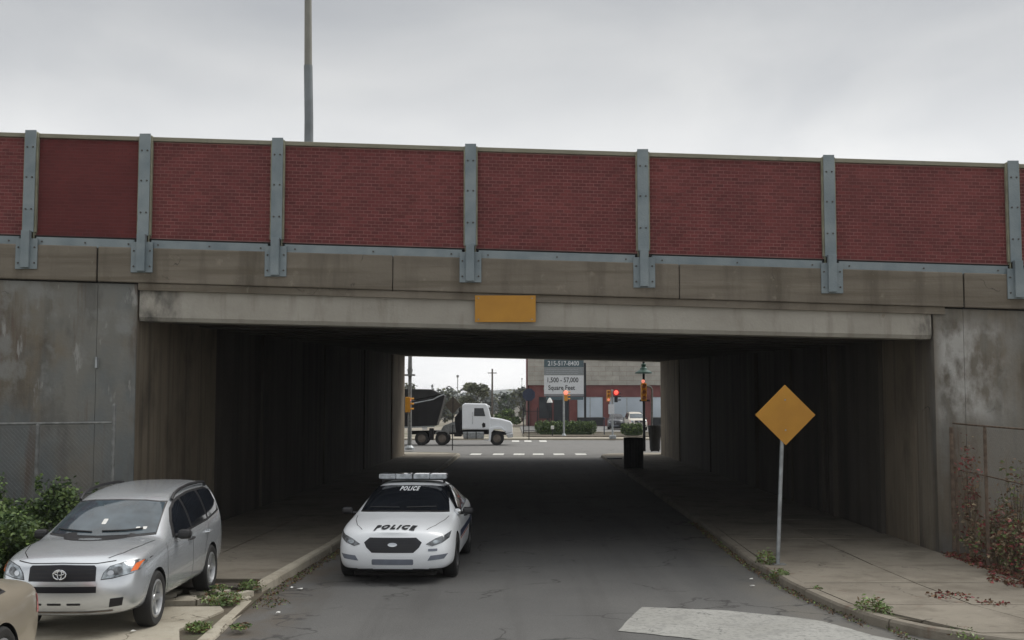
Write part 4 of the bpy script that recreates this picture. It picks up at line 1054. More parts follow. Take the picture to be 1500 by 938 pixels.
def signal_head(parent, x, y, z, s=1.0, face='-y', lit=None, mats='signal_yellow', pink=False):
    hd = MB().box(x - .16 * s, x + .16 * s, y - .12, y + .12, z - .5 * s, z + .5 * s).build('signal_head', mats, parent, bevel=.03)
    for i, zz in enumerate((.33, 0, -.33)):
        m = 'lens_off'
        if lit == i: m = 'lens_pink_on' if pink else 'lens_red_on'
        q = {'-y': (x, y - .125, z + zz * s), '+x': (x + .165, y, z + zz * s)}[face]
        ax = 'y' if face == '-y' else 'x'
        sg = -1 if face == '-y' else 1
        MB().lathe([(.11 * s, 0), (.08 * s, sg * .02), (0, sg * .03)], ax, 14, q).build('lens', m, hd)
        v = MB()
        for k in range(7):
            a0, a1 = math.pi * k / 7, math.pi * (k + 1) / 7
            c = [(math.cos(a) * .125 * s, math.sin(a) * .125 * s) for a in (a0, a1)]
            if face == '-y': v.add([(q[0] + c[0][0], q[1], q[2] + c[0][1]), (q[0] + c[1][0], q[1], q[2] + c[1][1]), (q[0] + c[1][0], q[1] - .2, q[2] + c[1][1]), (q[0] + c[0][0], q[1] - .2, q[2] + c[0][1])], [(0, 1, 2, 3)])
            else: v.add([(q[0], q[1] + c[0][0], q[2] + c[0][1]), (q[0], q[1] + c[1][0], q[2] + c[1][1]), (q[0] + .2, q[1] + c[1][0], q[2] + c[1][1]), (q[0] + .2, q[1] + c[0][0], q[2] + c[0][1])], [(0, 1, 2, 3)])
        v.build('visor', mats, hd)
    return hd
# left corner signal mast
p = empty('traffic_signal', (-6.05, 69.5, .1), 'tall grey signal mast with yellow signal at the far left corner of the opening', 'traffic light')
MB().tube([(0, 0, 0), (0, 0, 4.3)], [.13, .10], 12).tube([(0, 0, 4.25), (0, 0, 4.75)], [.10, .17], 12).tube([(0, 0, 4.75), (0, 0, 6.1)], [.13, .10], 12).tube([(0, 0, 6.1), (0, 0, 9)], .06, 8).build('mast', 'galv_dull', p, smooth=True)
MB().box(-.3, .3, -.2, .2, 4.35, 4.45).build('mast_collar', 'galv_dull', p)
MB().lathe([(.3, 0), (.28, .12), (.15, .25)], 'z', 12).build('footing', 'galv', p)
signal_head(p, -.10, -.25, 2.65, .9, '+x', 0, pink=True)
# right corner lamp post with signal
p = empty('street_lamp', (7.45, 66.3, .13), 'lamp post with dark green shade and yellow signal near the right end of the opening', 'street lamp')
MB().tube([(0, 0, 0), (0, 0, 5.2), (0, 0, 8)], [.085, .065, .05], 10).build('pole', 'iron_black', p, smooth=True)
MB().lathe([(.06, 4.95), (.14, 4.9), (.12, 4.75), (.2, 4.68), (.22, 4.6), (.48, 4.45), (.50, 4.38), (.3, 4.36), (0, 4.36)], 'z', 24, (.0, 0, 0)).build('lamp_shade', 'shade_green', p, smooth=True)
signal_head(p, -.03, -.25, 3.33, 1.0, '-y', None)
MB().box(-.25, .3, -.3, -.06, 2.80, 2.9).build('signal_bracket', 'iron_black', p)
MB().lathe([(.10, -.42), (.07, -.46), (0, -.47)], 'y', 14, (-.08, 0, 3.93)).build('red_lamp', 'lens_pink_on', p)
p = empty('steel_post', (7.88, 66.0, .13), 'slender pale post with rounded top just right of the green street lamp', 'post')
MB().tube([(-.05, 0, 0), (0, 0, 3.3), (0, 0, 3.5), (-.1, 0, 3.62), (-.3, 0, 3.66)], .055, 8).build('tube', 'galv_dull', p, smooth=True)
# far signals
p = empty('traffic_signal', (4.35, 98.5, .13), 'pale signal pole in front of the left hedge with a small red light', 'traffic light')
MB().tube([(0, 0, 0), (0, 0, 3.85)], .085, 10).build('pole', 'galv', p, smooth=True)
MB().lathe([(.2, 0), (.17, .1), (.1, .22)], 'z', 10).build('footing', 'galv', p)
hd = signal_head(p, .17, -.1, 3.35, .85, '+x', 0)
MB().lathe([(.2, -.32), (.15, -.36), (0, -.38)], 'y', 14, (.15, 0, 3.62)).build('red_lamp', 'lens_pink_on', p)
p = empty('traffic_signal', (7.75, 90.6, .13), 'signal pole with yellow side signal, glowing red lamp and white notice, middle right', 'traffic light')
MB().tube([(0, 0, 0), (0, 0, 3.8)], .075, 10).build('pole', 'galv', p, smooth=True)
MB().box(-.25, .25, -.25, .25, 0, .28).build('footing', 'galv', p, bevel=.05)
signal_head(p, -.30, 0, 3.30, .88, '-y', 2, pink=True)
signal_head(p, .28, 0, 3.2, .8, '+x', None, mats='iron_black')
MB().lathe([(.17, -.18), (.13, -.22), (0, -.24)], 'y', 16, (.28, 0, 3.55)).build('red_lamp', 'lens_red_on', p)
MB().lathe([(.26, -.15), (.26, -.10), (.19, -.10)], 'y', 20, (.28, 0, 3.55)).build('lamp_hood', 'red_lens', p)
MB().box(-.32, .14, -.12, -.1, 1.9, 2.65).build('notice', 'board_white', p)
# backs of road signs
p = empty('road_sign', (-3.56, 70.9, .0), 'dark back of a diamond road sign on a thin post before the truck', 'sign')
MB().tube([(-.03, 0, 0), (0, 0, 3.2)], .03, 8).build('post', 'iron_black', p)
MB().prism([(0, 3.24), (.49, 2.72), (0, 2.16), (-.49, 2.72)], -.02, -.01, 'y').build('sign_plate', 'wood_pole', p)
MB().box(-.1, .1, -.05, .05, 1.55, 1.68).build('post_clamp', 'galv', p)
p = empty('road_sign', (1.28, 88.8, .1), 'dark octagonal road sign seen edge of the brick building, beside the iron fence', 'sign')
MB().tube([(.0, 0, 0), (0, 0, 3.9)], .035, 8).build('post', 'iron_black', p)
MB().prism([(.5 * math.cos(R(22.5 + 45 * k)), 3.4 + .5 * math.sin(R(22.5 + 45 * k))) for k in range(8)], -.05, -.04, 'y').build('sign_plate', 'navy', p)
# bins
def bin_(loc, w, h, label, taper=.9):
    t = empty('litter_bin', loc, label, 'bin')
    b = MB(); n = 20
    b.lathe([(w / 2 * taper, .04), (w / 2, h * .93), (w / 2 * .9, h * .93), (w / 2 * .8, .1), (0, .1)], 'z', n); b.build('drum', 'bin_black', t, smooth=True)
    MB().lathe([(w / 2 * 1.03, h * .90), (w / 2 * 1.05, h), (w / 2 * .86, h), (w / 2 * .86, h * .90)], 'z', n).build('rim', 'bin_black', t)
    for k in range(n):
        a = 6.2832 * k / n; c, s = math.cos(a), math.sin(a)
        MB().tube([(c * w / 2 * taper * 1.01, s * w / 2 * taper * 1.01, .0), (c * w / 2 * 1.01, s * w / 2 * 1.01, h * .92)], .016, 5).build('slat', 'bin_black', t)
    return t
bin_((4.98, 48.2, .13), .78, 1.28, 'dark round litter bin standing under the bridge by the right curb', .97)
bin_((8.02, 66.0, .13), .74, 1.46, 'dark tapered litter bin in daylight beside the lamp post', .62)
tag(MB().box(-.35, .35, -.3, .3, 0, .05).build('metal_plate', 'iron_black', None, (4.0 + .95, 57, .135), bevel=.01), 'small dark metal cover lying on the right sidewalk near the bin', 'cover')

# ------------------------------------------------------------------ fences by the wing walls
def wire_fence(t, P0, P1, h, n, z0=0):
    d = Vector(P1) - Vector(P0); L_ = d.length; d.normalize(); b = MB(); w = .0011; st = .075
    nrm = Vector((-d.y, d.x, 0)) * w
    k = -h
    while k < L_:
        for sgn in (0, 1):
            s0, s1 = k, k + h
            za, zb_ = (0, h) if not sgn else (h, 0)
            if s0 < 0: za += (-s0) * (1 if not sgn else -1); s0 = 0
            if s1 > L_: zb_ -= (s1 - L_) * (1 if not sgn else -1); s1 = L_
            if s1 > s0:
                A = Vector(P0) + d * s0 + Vector((0, 0, za + z0)); B = Vector(P0) + d * s1 + Vector((0, 0, zb_ + z0))
                b.add([A - nrm + Vector((0, 0, -w)), A + nrm + Vector((0, 0, w)), B + nrm + Vector((0, 0, w)), B - nrm + Vector((0, 0, -w))], [(0, 1, 2, 3)])
        k += st
    return b
f1 = empty('chain_link_fence', (0, 0, 0), 'galvanised chain link fence before the left wing wall behind the bushes', 'fence')
FY = 20.25
for x, h in ((-6.86, 2.72), (-8.17, 2.38), (-10.7, 2.38), (-13.3, 2.38), (-16, 2.38)):
    MB().tube([(x, FY, 0), (x, FY, h)], .032, 10).lathe([(.036, h), (.036, h + .02), (.012, h + .05), (0, h + .06)], 'z', 10, (x, FY, 0)).build('post', 'galv_dull', f1, smooth=True)
MB().tube([(-6.86, FY, 2.44), (-16, FY, 2.34)], .022, 8).build('top_rail', 'galv_dull', f1)
MB().tube([(-6.86, FY, 1.30), (-8.17, FY, 1.1)], .016, 8).build('brace', 'galv_dull', f1)
o = wire_fence(f1, (-16, FY - .04, 0), (-6.86, FY - .04, 0), 2.3, 0, .05).build('wire_mesh', 'galv_dull', f1); o['kind'] = 'stuff'
f2 = empty('chain_link_fence', (0, 0, 0), 'rusty chain link fence along the right edge of the sidewalk among the vines', 'fence')
fp = [(7.80, 20.7, 1.55), (7.72, 19.2, 2.3), (7.66, 17.3, 2.3), (7.6, 14.5, 2.3)]
for x, y, h in fp: MB().tube([(x, y, .1), (x, y, h + .1)], .028, 10).build('post', 'rusty_post', f2, smooth=True)
MB().tube([(7.82, 20.85, 2.42), (7.72, 19.2, 2.40), (7.66, 17.3, 2.38), (7.6, 14.5, 2.36)], .015, 8).build('top_rail', 'rusty_post', f2)
MB().tube([(7.80, 20.7, 1.62), (7.66, 17.3, 1.55), (7.6, 14.5, 1.5)], .012, 6).build('middle_rail', 'rusty_post', f2)
o = wire_fence(f2, (7.77, 20.7, 0), (7.6, 14.5, 0), 2.2, 0, .15).build('wire_mesh', 'rusty_post', f2); o['kind'] = 'stuff'
# iron fence by the brick building
f3 = empty('iron_fence', (0, 0, 0), 'black iron picket fence left of the brick building', 'fence')
for x in (1.05, 2.35, 3.65):
    MB().box(x - .05, x + .05, 107.95, 108.05, 0, 2.5).build('post', 'iron_black', f3)
for z in (.35, 2.1): MB().box(1.05, 3.65, 107.98, 108.02, z, z + .05).build('rail', 'iron_black', f3)
for k in range(25):
    x = 1.15 + k * .102; MB().box(x - .012, x + .012, 107.985, 108.015, .2, 2.3).build('picket', 'iron_black', f3)

# ------------------------------------------------------------------ vegetation
npr = np.random.RandomState(5)
def leaves(name, n, blobs, size, m, parent, flat=.5, aspect=1.6, jit=.35):
    """many small folded leaf faces spread through ellipsoid clumps: blobs = (cx,cy,cz,rx,ry,rz)"""
    wts = np.array([b[3] * b[4] * b[5] for b in blobs]) ** .7; wts /= wts.sum()
    idx = npr.choice(len(blobs), n, p=wts); B = np.array(blobs)[idx]
    d = npr.normal(size=(n, 3)); d /= np.linalg.norm(d, axis=1)[:, None]
    r = npr.uniform(.25, 1, n) ** .45
    # lumpy outline
    r *= 1 + jit * np.sin(d[:, 0] * 7 + idx) * np.cos(d[:, 1] * 6 + idx * 2) * .6 + npr.normal(0, jit * .25, n)
    P = B[:, :3] + d * r[:, None] * B[:, 3:6]; P[:, 2] = np.maximum(P[:, 2], .01)
    a = npr.normal(size=(n, 3)); a[:, 2] *= flat; a /= np.linalg.norm(a, axis=1)[:, None]
    c = npr.normal(size=(n, 3)); c -= (c * a).sum(1)[:, None] * a; c /= np.linalg.norm(c, axis=1)[:, None]
    s = size * npr.uniform(.4, 1.5, n)[:, None]
    v = np.empty((n, 4, 3)); v[:, 0] = P - a * s * aspect / 2; v[:, 1] = P + c * s * .45; v[:, 2] = P + a * s * aspect / 2; v[:, 3] = P - c * s * .45
    v[:, 1, 2] += .12 * s[:, 0]; v[:, 3, 2] += .12 * s[:, 0]
    me = bpy.data.meshes.new(name); me.vertices.add(n * 4); me.vertices.foreach_set('co', v.ravel())
    me.loops.add(n * 4); me.loops.foreach_set('vertex_index', np.arange(n * 4, dtype=np.int32))
    me.polygons.add(n); me.polygons.foreach_set('loop_start', np.arange(0, n * 4, 4, dtype=np.int32)); me.polygons.foreach_set('loop_total', np.full(n, 4, dtype=np.int32))
    ms = m if isinstance(m, (list, tuple)) else [m]
    for q in ms: me.materials.append(M[q])
    if len(ms) > 1: me.polygons.foreach_set('material_index', npr.randint(0, len(ms), n).astype(np.int32))
    me.update(calc_edges=True); me.validate()
    o = bpy.data.objects.new(name, me); link(o, parent); return o
def stems(parent, pts, n, h, spread, m='bark', r=.008):
    b = MB()
    for k in range(n):
        a = rnd.uniform(0, 6.28); q = rnd.uniform(.2, 1) * spread; x, y, z = pts
        hh = h * rnd.uniform(.6, 1)
        b.tube([(x + rnd.uniform(-.1, .1) * spread, y + rnd.uniform(-.1, .1) * spread, z - .02), (x + math.cos(a) * q * .4, y + math.sin(a) * q * .4, z + hh * .5), (x + math.cos(a) * q, y + math.sin(a) * q, z + hh)], [r, r * .7, r * .4], 5)
    return b.build('stem', m, parent)
def bush(loc, rx, ry, h, n, mats, label, cat='bush', size=.042, nm='bush', blobs=9, group=None):
    t = empty(nm, loc, label, cat, group)
    bl = []
    for k in range(blobs):
        a = rnd.uniform(0, 6.28); q = rnd.uniform(0, .75); zz = rnd.uniform(.2, .85) * h
        s = (1 - .45 * zz / h)
        bl.append((math.cos(a) * q * rx * s, math.sin(a) * q * ry * s, zz, rx * rnd.uniform(.3, .5), ry * rnd.uniform(.3, .5), h * rnd.uniform(.16, .28)))
    for k in range(blobs):      # loose outer shoots
        a = rnd.uniform(0, 6.28); q = rnd.uniform(.5, 1.15); bl.append((math.cos(a) * q * rx, math.sin(a) * q * ry, rnd.uniform(.1, 1.08) * h * (1.15 - .35 * q), rx * .13, ry * .13, h * rnd.uniform(.08, .16)))
    leaves('foliage', int(n * (2.0 if cat == 'bush' else 1.6)), bl, size, mats, t, jit=.5)
    stems(t, (0, 0, 0), 9, h * .9, rx * .7)
    return t
G = ['leaf_green', 'leaf_dark']
bush((-7.45, 19.5, 0), .55, .5, 1.72, 2600, G, 'tall leafy bush directly behind the silver suv, nearest the bridge corner')
bush((-8.75, 18.9, 0), 1.05, .8, 1.75, 6000, G, 'big dark bush beside the galvanised fence post')
bush((-10.1, 18.4, 0), 1.1, .9, 2.0, 6000, ['leaf_dark', 'leaf_dark', 'leaf_green'], 'dark overgrown bush at the left edge of the picture')
bush((-7.6, 17.5, 0), .9, .9, 1.15, 5000, ['leaf_green', 'leaf_dark'], 'low green bush close to the passenger side of the silver suv')
bush((-8.2, 16.3, 0), 1.0, .9, .95, 5500, ['leaf_green', 'leaf_green', 'leaf_dark'], 'sprawling yellow-green weeds bush next to the suv headlight')
bush((-7.1, 15.4, 0), .5, .7, .55, 2500, ['leaf_green'], 'low clump of weeds beside the suv front wheel on the verge')
bush((-12.0, 18.5, 0), 1.2, 1.0, 2.1, 5000, G, 'outermost dark bush by the fence left of the frame')
g = leaves('ground_weeds', 26000, [(-7.3 - .55 * (k % 9), 13.6 + .8 * (k // 9) + rnd.uniform(-.3, .3), 0.05, .55, .6, rnd.uniform(.15, .45)) for k in range(72)], .05, ['leaf_green', 'leaf_green', 'leaf_dark'], None)
tag(g, 'mixed low green weeds covering the left verge below the fence', 'weeds', kind='stuff')
bush((-8.0, 18.6, 0), .8, .7, 1.25, 3500, ['leaf_green', 'leaf_green', 'leaf_dark'], 'loose light green bush in the gap between the two taller bushes')
bush((-9.2, 17.2, 0), 1.0, .9, 1.3, 4500, ['leaf_green', 'leaf_green', 'leaf_dark'], 'wide light green bush in front of the dark bush by the fence post')
# red, brown and green creeper plants at the right fence
DR = ['leaf_red', 'leaf_brown', 'leaf_dry', 'leaf_dry', 'leaf_green']
for (x, y, rx, ry, h, n, ms, lb) in [
    (8.0, 20.3, .22, .3, 1.5, 260, ['leaf_red', 'leaf_red', 'leaf_brown', 'leaf_dry'], 'thin creeper with crimson leaves climbing by the corner pipe'),
    (8.15, 19.6, .5, .5, .8, 800, DR, 'dry brownish weed clump behind the second fence post'),
    (8.45, 19.5, .35, .3, 1.35, 240, ['leaf_green', 'leaf_brown', 'leaf_dry'], 'sparse green and dry creeper on the middle of the right fence'),
    (8.0, 18.5, .45, .6, .62, 900, DR, 'low red and brown weeds at the sidewalk edge under the fence'),
    (8.35, 17.9, .5, .5, 1.15, 520, ['leaf_brown', 'leaf_dry', 'leaf_red', 'leaf_green'], 'taller rust coloured creeper at the right edge of the picture'),
    (8.1, 17.2, .5, .6, .7, 900, ['leaf_dry', 'leaf_red', 'leaf_brown', 'leaf_green'], 'tangled rusty weeds before the third fence post'),
    (8.05, 16.0, .45, .7, .75, 700, ['leaf_green', 'leaf_red', 'leaf_brown'], 'green and red weeds nearest the camera on the right')]:
    t = bush((x - .12, y, .12), rx * 1.15, ry * 1.2, h * 1.3, int(n * 1.2), ms, lb, 'plant', .04, 'creeper', 14)
    stems(t, (0, 0, 0), 26, h * 1.05, rx * 1.25, 'leaf_dry', .005)
g = leaves('leaf_litter', 2600, [(7.75, y, .13, .3, .7, .03) for y in (20.4, 19.4, 18.3, 17.2, 16.2)] + [(7.35, 17.6, .135, .25, .6, .012), (6.0, 16.3, .135, .35, .35, .006), (6.35, 15.7, .135, .2, .3, .006)], .035, ['leaf_brown', 'leaf_red', 'leaf_brown'], None)
tag(g, 'fallen brown and red leaves along the right wall foot', 'leaves', kind='stuff')
# weeds along the curbs
for (x, y, r_, h, n, lb) in [
    (4.22, 19.7, .16, .34, 260, 'green weed tuft on the right curb just left of the sign post'),
    (4.15, 18.35, .13, .20, 160, 'small weed in the right curb joint nearer than the sign post'),
    (4.62, 15.25, .22, .26, 340, 'bushy green weed on the right curb near the white road band'),
    (4.35, 17.0, .12, .12, 110, 'tiny weed between curb and slab on the right'),
    (5.3, 13.9, .25, .10, 200, 'flat weeds at the end of the right curb'),
    (-3.95, 16.25, .28, .14, 420, 'grass clump at the broken joint of the left curb'),
    (-3.82, 17.35, .2, .16, 240, 'weeds beside the left curb stone at the tar patch'),
    (-4.3, 17.2, .2, .10, 160, 'weeds growing on the dark tar patch behind the suv'),
    (-3.78, 14.3, .16, .10, 260, 'grass growing beside the near left curb'),
    (-5.75, 16.2, .22, .10, 200, 'grass under the silver suv beside the concrete edge'),
    (-3.30, 14.4, .12, .06, 90, 'thin weeds on the road side of the near left curb')]:
    t = empty('weed', (x, y, .05), lb, 'weed')
    leaves('foliage', int(n * 2.6), [(0, 0, h * .4, r_, r_ * 1.5, h * .5), (r_ * .4, -r_ * .6, h * .3, r_ * .6, r_ * .8, h * .4), (-r_ * .5, r_ * 1.1, h * .15, r_ * .5, r_ * .9, h * .2)], .021, ['leaf_green', 'leaf_green', 'leaf_green', 'leaf_green', 'leaf_brown'], t, aspect=2.4)
g = leaves('gutter_debris', 4200, [(rcf(y) - .06, y, .03, .09, .6, .02) for y in np.arange(14.3, 27, .9)] + [(lcf(y) + .12, y, .012, .12, .6, .014) for y in np.arange(17.5, 25, .9)] + [(-3.4, 16.5, .01, .3, .5, .012)], .02, ['leaf_brown', 'bark', 'leaf_brown', 'leaf_green'], None)
tag(g, 'brown leaf debris lying in the gutters', 'debris', kind='stuff')
for i, (x, y, z, s, lb) in enumerate([(-3.05, 15.6, .02, .06, 'white paper scrap on the asphalt by the near left curb'), (-3.15, 17.6, .02, .05, 'white scrap in the gutter before the left curb joint'), (-4.45, 14.05, .075, .05, 'white wrapper on the driveway slab'),
        (3.62, 17.9, .02, .045, 'white scrap on the road beside the right curb'), (3.75, 18.6, .02, .04, 'small pale scrap farther up the right gutter'), (4.65, 14.75, .04, .07, 'white crumpled paper near the right curb weed'), (-3.3, 17.75, .02, .035, 'second small scrap in the left gutter')]):
    b = MB(); v = [(rnd.uniform(-s, s), rnd.uniform(-s, s) * 1.2, rnd.uniform(0, s * .5)) for _ in range(7)]
    bm = bmesh.new()
    for q in v: bm.verts.new(q)
    bmesh.ops.convex_hull(bm, input=bm.verts); me = bpy.data.meshes.new('paper_scrap'); bm.to_mesh(me); bm.free(); me.materials.append(M['litter_white'])
    o = bpy.data.objects.new('paper_scrap', me); link(o); o.location = (x, y, z); tag(o, lb, 'litter')

# hedges beyond the street
def hedge(x0, x1, y, h, n, label):
    t = empty('hedge', ((x0 + x1) / 2, y, .1), label, 'hedge'); w = x1 - x0
    k = max(3, int(w / .55)); bl = [(-w / 2 + .35 + (w - .7) * i / (k - 1), rnd.uniform(-.1, .1), h * .52, .5, .55, h * .5) for i in range(k)]
    leaves('foliage', n, bl, .09, ['leaf_green', 'leaf_dark'], t, jit=.12)
    MB().box(-w / 2 + .3, w / 2 - .3, -.25, .25, 0, h * .7).build('inner_twigs', 'leaf_dark', t, bevel=.1)
    return t
hedge(2.15, 7.45, 105, 1.22, 9000, 'long clipped green hedge in front of the sign board')
hedge(9.45, 11.2, 101, 1.05, 3800, 'short clipped green hedge right of the middle signal pole')
# trees beyond
def tree(x, y, h, w, n, m, label, size=.28, group='trees beyond the lot'):
    t = empty('tree', (x, y, 0), label, 'tree', group)
    b = MB(); b.tube([(0, 0, 0), (.1, 0, h * .3), (0, .1, h * .6)], [.16, .11, .05], 7)
    for k in range(6):
        a = k * 1.05; b.tube([(.05, 0, h * .28), (math.cos(a) * w * .18, math.sin(a) * w * .18, h * .5), (math.cos(a) * w * .36, math.sin(a) * w * .36, h * .72)], [.07, .05, .02], 5)
    b.build('trunk', 'bark', t)
    bl = []
    for k in range(11):
        a = rnd.uniform(0, 6.28); q = rnd.uniform(0, .34) * w; zz = rnd.uniform(.14, .86) * h
        bl.append((math.cos(a) * q, math.sin(a) * q, zz, w * rnd.uniform(.12, .22), w * rnd.uniform(.12, .22), h * rnd.uniform(.09, .17)))
    leaves('crown', n, bl, size, m, t)
    return t
tree(-5.5, 165, 6.2, 5.4, 3200, ['leaf_far', 'leaf_far'], 'leafy green tree rising just behind the truck cab', group=None)
tree(1.6, 190, 5.6, 5.0, 2600, ['leaf_far', 'leaf_far_grey'], 'yellowish tree between the truck bonnet and the brick building', group=None)
tree(-1.2, 205, 5.4, 4.4, 2200, ['leaf_far_grey', 'leaf_dark'], 'grey-green tree right of the tall wooden pole', group=None)
tree(-10.3, 180, 5.9, 4.6, 2400, ['leaf_far', 'leaf_far_grey'], 'pale tree seen in the gap between dump body and cab', group=None)
tree(-17.2, 190, 6.6, 5, 2000, ['leaf_far', 'leaf_far_grey'], 'tree showing above the black dump body', group=None)
tree(-.8, 150, 2.6, 4.2, 2000, ['leaf_dark', 'leaf_green'], 'low dark shrub on the lot right of the tractor', .22, None)
tree(-3.4, 150, 2.0, 2.4, 1000, ['leaf_dark', 'leaf_green'], 'small round shrub just behind the tractor roof', .22, None)
for k, lb in enumerate(['left of the signal mast', 'behind the tail of the dump body', 'over the middle of the dump body', 'over the front of the dump body', 'in the gap before the tractor cab', 'behind the leafy tree over the cab',
        'over the tractor windscreen', 'behind the utility pole', 'over the bonnet of the tractor', 'just left of the brick building']):
    x = -26.5 + k * 3.1 + rnd.uniform(-.6, .6)
    tree(x, rnd.uniform(235, 280), rnd.uniform(4.8, 6.6), rnd.uniform(4.5, 6.2), 1300, rnd.choice((['leaf_far_grey', 'leaf_far'], ['leaf_far_grey'], ['leaf_far', 'leaf_far_grey'])), 'hazy tree of the distant tree line ' + lb, .36, 'trees of the distant tree line')
g = leaves('woodland', 26000, [(-230 + 12 * k + rnd.uniform(-4, 4), rnd.uniform(330, 380), rnd.uniform(2, 3.5), 9, 8, rnd.uniform(3, 5)) for k in range(40)], .9, ['leaf_far_grey', 'leaf_far_grey', 'leaf_far'], None)
tag(g, 'grey-green belt of woodland far behind the lot', 'woodland', kind='stuff')
# low hills on the horizon
b = MB(); n = 60; v = []; f = []
for i in range(n + 1):
    x = -1600 + 3200 * i / n; hh = 20 + 5 * math.sin(i * .45) + 3 * math.sin(i * 1.7 + 1)
    v += [(x, 1500, -2), (x, 1620, hh * .75), (x, 1800, hh), (x, 2100, -2)]
for i in range(n):
    for k in range(3): f.append((i * 4 + k, i * 4 + k + 1, i * 4 + 5 + k, i * 4 + 4 + k))
o = b.add(v, f).build('hills', 'hill_green', smooth=True); struct(o)
# poles far off
p = empty('utility_pole', (-3.45, 205, 0), 'tall wooden utility pole above the truck cab', 'pole')
MB().tube([(0, 0, 0), (0, 0, 9.0)], [.2, .14], 8).build('shaft', 'wood_pole', p); MB().box(-.8, .8, -.06, .06, 8.2, 8.35).build('crossarm', 'wood_pole', p)
p = empty('light_mast', (-9.5, 205, 0), 'thin light mast behind the dump body', 'pole')
MB().tube([(0, 0, 0), (0, 0, 7.6)], .07, 8).build('shaft', 'galv_dull', p); MB().box(-.2, .2, -.15, .15, 7.5, 7.9).build('lamp_head', 'galv_dull', p)
p = empty('light_mast', (2.2, 260, 0), 'very thin distant mast between utility pole and brick building', 'pole')
MB().tube([(0, 0, 0), (0, 0, 8.4)], .06, 6).build('shaft', 'galv_dull', p); MB().box(-.15, .15, -.1, .1, 8.3, 8.6).build('lamp_head', 'galv_dull', p)
# pale trailers and sheds at the end of the lot
for (x, y, w, h, lb) in [(-.2, 215, 3.2, 2.6, 'pale low shed on the far side of the lot'), (3.6, 220, 2.6, 2.4, 'white trailer parked right of the pale shed'), (-14.5, 215, 4, 2.6, 'pale shed glimpsed left of the truck')]:
    t = empty('shed', (x, y, 0), lb, 'shed')
    MB().box(-w / 2, w / 2, 0, 5, 0, h).build('wall', 'pale_wall', t); MB().box(-w / 2 - .1, w / 2 + .1, -.1, 5.1, h, h + .15).build('roof', 'board_grey', t)
    MB().box(-w * .3, -w * .02, -.03, .02, .1, 1.9).build('door', 'board_teal', t)
# ------------------------------------------------------------------ brick building
BY = 149.5
bd = empty('brick_building', (2, BY, 0), 'low red brick shop building with wide grey stone band and pale blue windows', 'building')
x0b, x1b = 0, 40
def bb(b, nm, m, **k): return b.build(nm, m, bd, **k)
def X_(px): return (px - 750) / 1715 * 149.5 - 2
bb(MB().box(.1, x1b, .35, 14, 0, 5.2), 'wall', 'far_brick')
bb(MB().box(X_(775), x1b, .15, .6, 3.75, 5.22), 'lintel', 'far_brick')
for (a, c) in ((778, 789), (834, 845), (883.5, 892), (944, 955), (1010, 1020), (1075, 1085)):
    bb(MB().box(X_(a), X_(c), .1, .5, 0, 3.74), 'pillar', 'far_brick')
for (a, c) in ((845.5, 883), (892.5, 943.5), (955.5, 1009), (1020.5, 1074)):
    w_ = bb(MB().box(X_(a), X_(c), .20, .34, .1, 1.1), 'stall_riser', 'iron_black')
    nn = 1 if c - a < 20 else 2
    for q in range(nn):
        xa = X_(a) + (X_(c) - X_(a)) * q / nn; xb = X_(a) + (X_(c) - X_(a)) * (q + 1) / nn
        fr = bb(MB().box(xa, xb, .26, .34, 1.11, 3.73), 'window', 'galv')
        MB().box(xa + .06, xb - .06, .22, .255, 1.17, 3.66).build('pane', 'window_pale', fr)
fr = bb(MB().box(X_(789.5), X_(808), .26, .34, 1.0, 3.73), 'window', 'iron_black'); MB().box(X_(790.5), X_(807), .22, .255, 1.1, 3.6).build('pane', 'window_dark', fr)
fr = bb(MB().box(X_(811), X_(833), .26, .34, 0, 3.73), 'door', 'iron_black'); MB().box(X_(812), X_(821.6), .22, .255, .2, 3.6).build('pane', 'window_dark', fr); MB().box(X_(822.4), X_(832), .22, .255, .2, 3.6).build('pane', 'window_dark', fr)
# stone band: courses of blocks
bz = [5.24, 5.83, 6.42, 7.01, 7.60, 8.19, 8.78, 9.4]
bb(MB().box(.02, x1b, -.02, 14, 5.225, 9.38), 'band_core', 'mortar')
bl_mesh = {}
for r_, (a, c) in enumerate(zip(bz, bz[1:])):
    x = 0.0 - (.9 if r_ % 2 else 0)
    while x < x1b:
        xa, xb = max(x, 0) + .012, min(x + 1.8, x1b) - .012
        if xb > xa + .05:
            key = (round(xb - xa, 2), round(c - a, 2))
            if key not in bl_mesh: bl_mesh[key] = MB().box(0, xb - xa, -.10, 0, 0, c - a - .025).mesh('stone_block', 'band_stone')
            o = bpy.data.objects.new('stone_block', bl_mesh[key]); link(o, bd); o.location = (xa, rnd.uniform(-.02, .0), a)
        x += 1.8
bb(MB().box(-.1, x1b, -.25, 14.1, 9.41, 9.6), 'coping', 'coping_concrete')
bb(MB().box(-.06, -.01, 0, 14, 0, 9.38), 'side_wall', 'far_brick')
for px, pz in ((880, 8.6), (822 - 25, 4.8)):
    fx = MB().box(X_(px) - .15, X_(px) + .15, -.5, -.13, pz - .2, pz + .1).box(X_(px) + .55, X_(px) + .85, -.5, -.13, pz - .2, pz + .1).box(X_(px), X_(px) + .7, -.2, -.12, pz, pz + .08)
    bb(fx, 'flood_lamp', 'truck_dust')
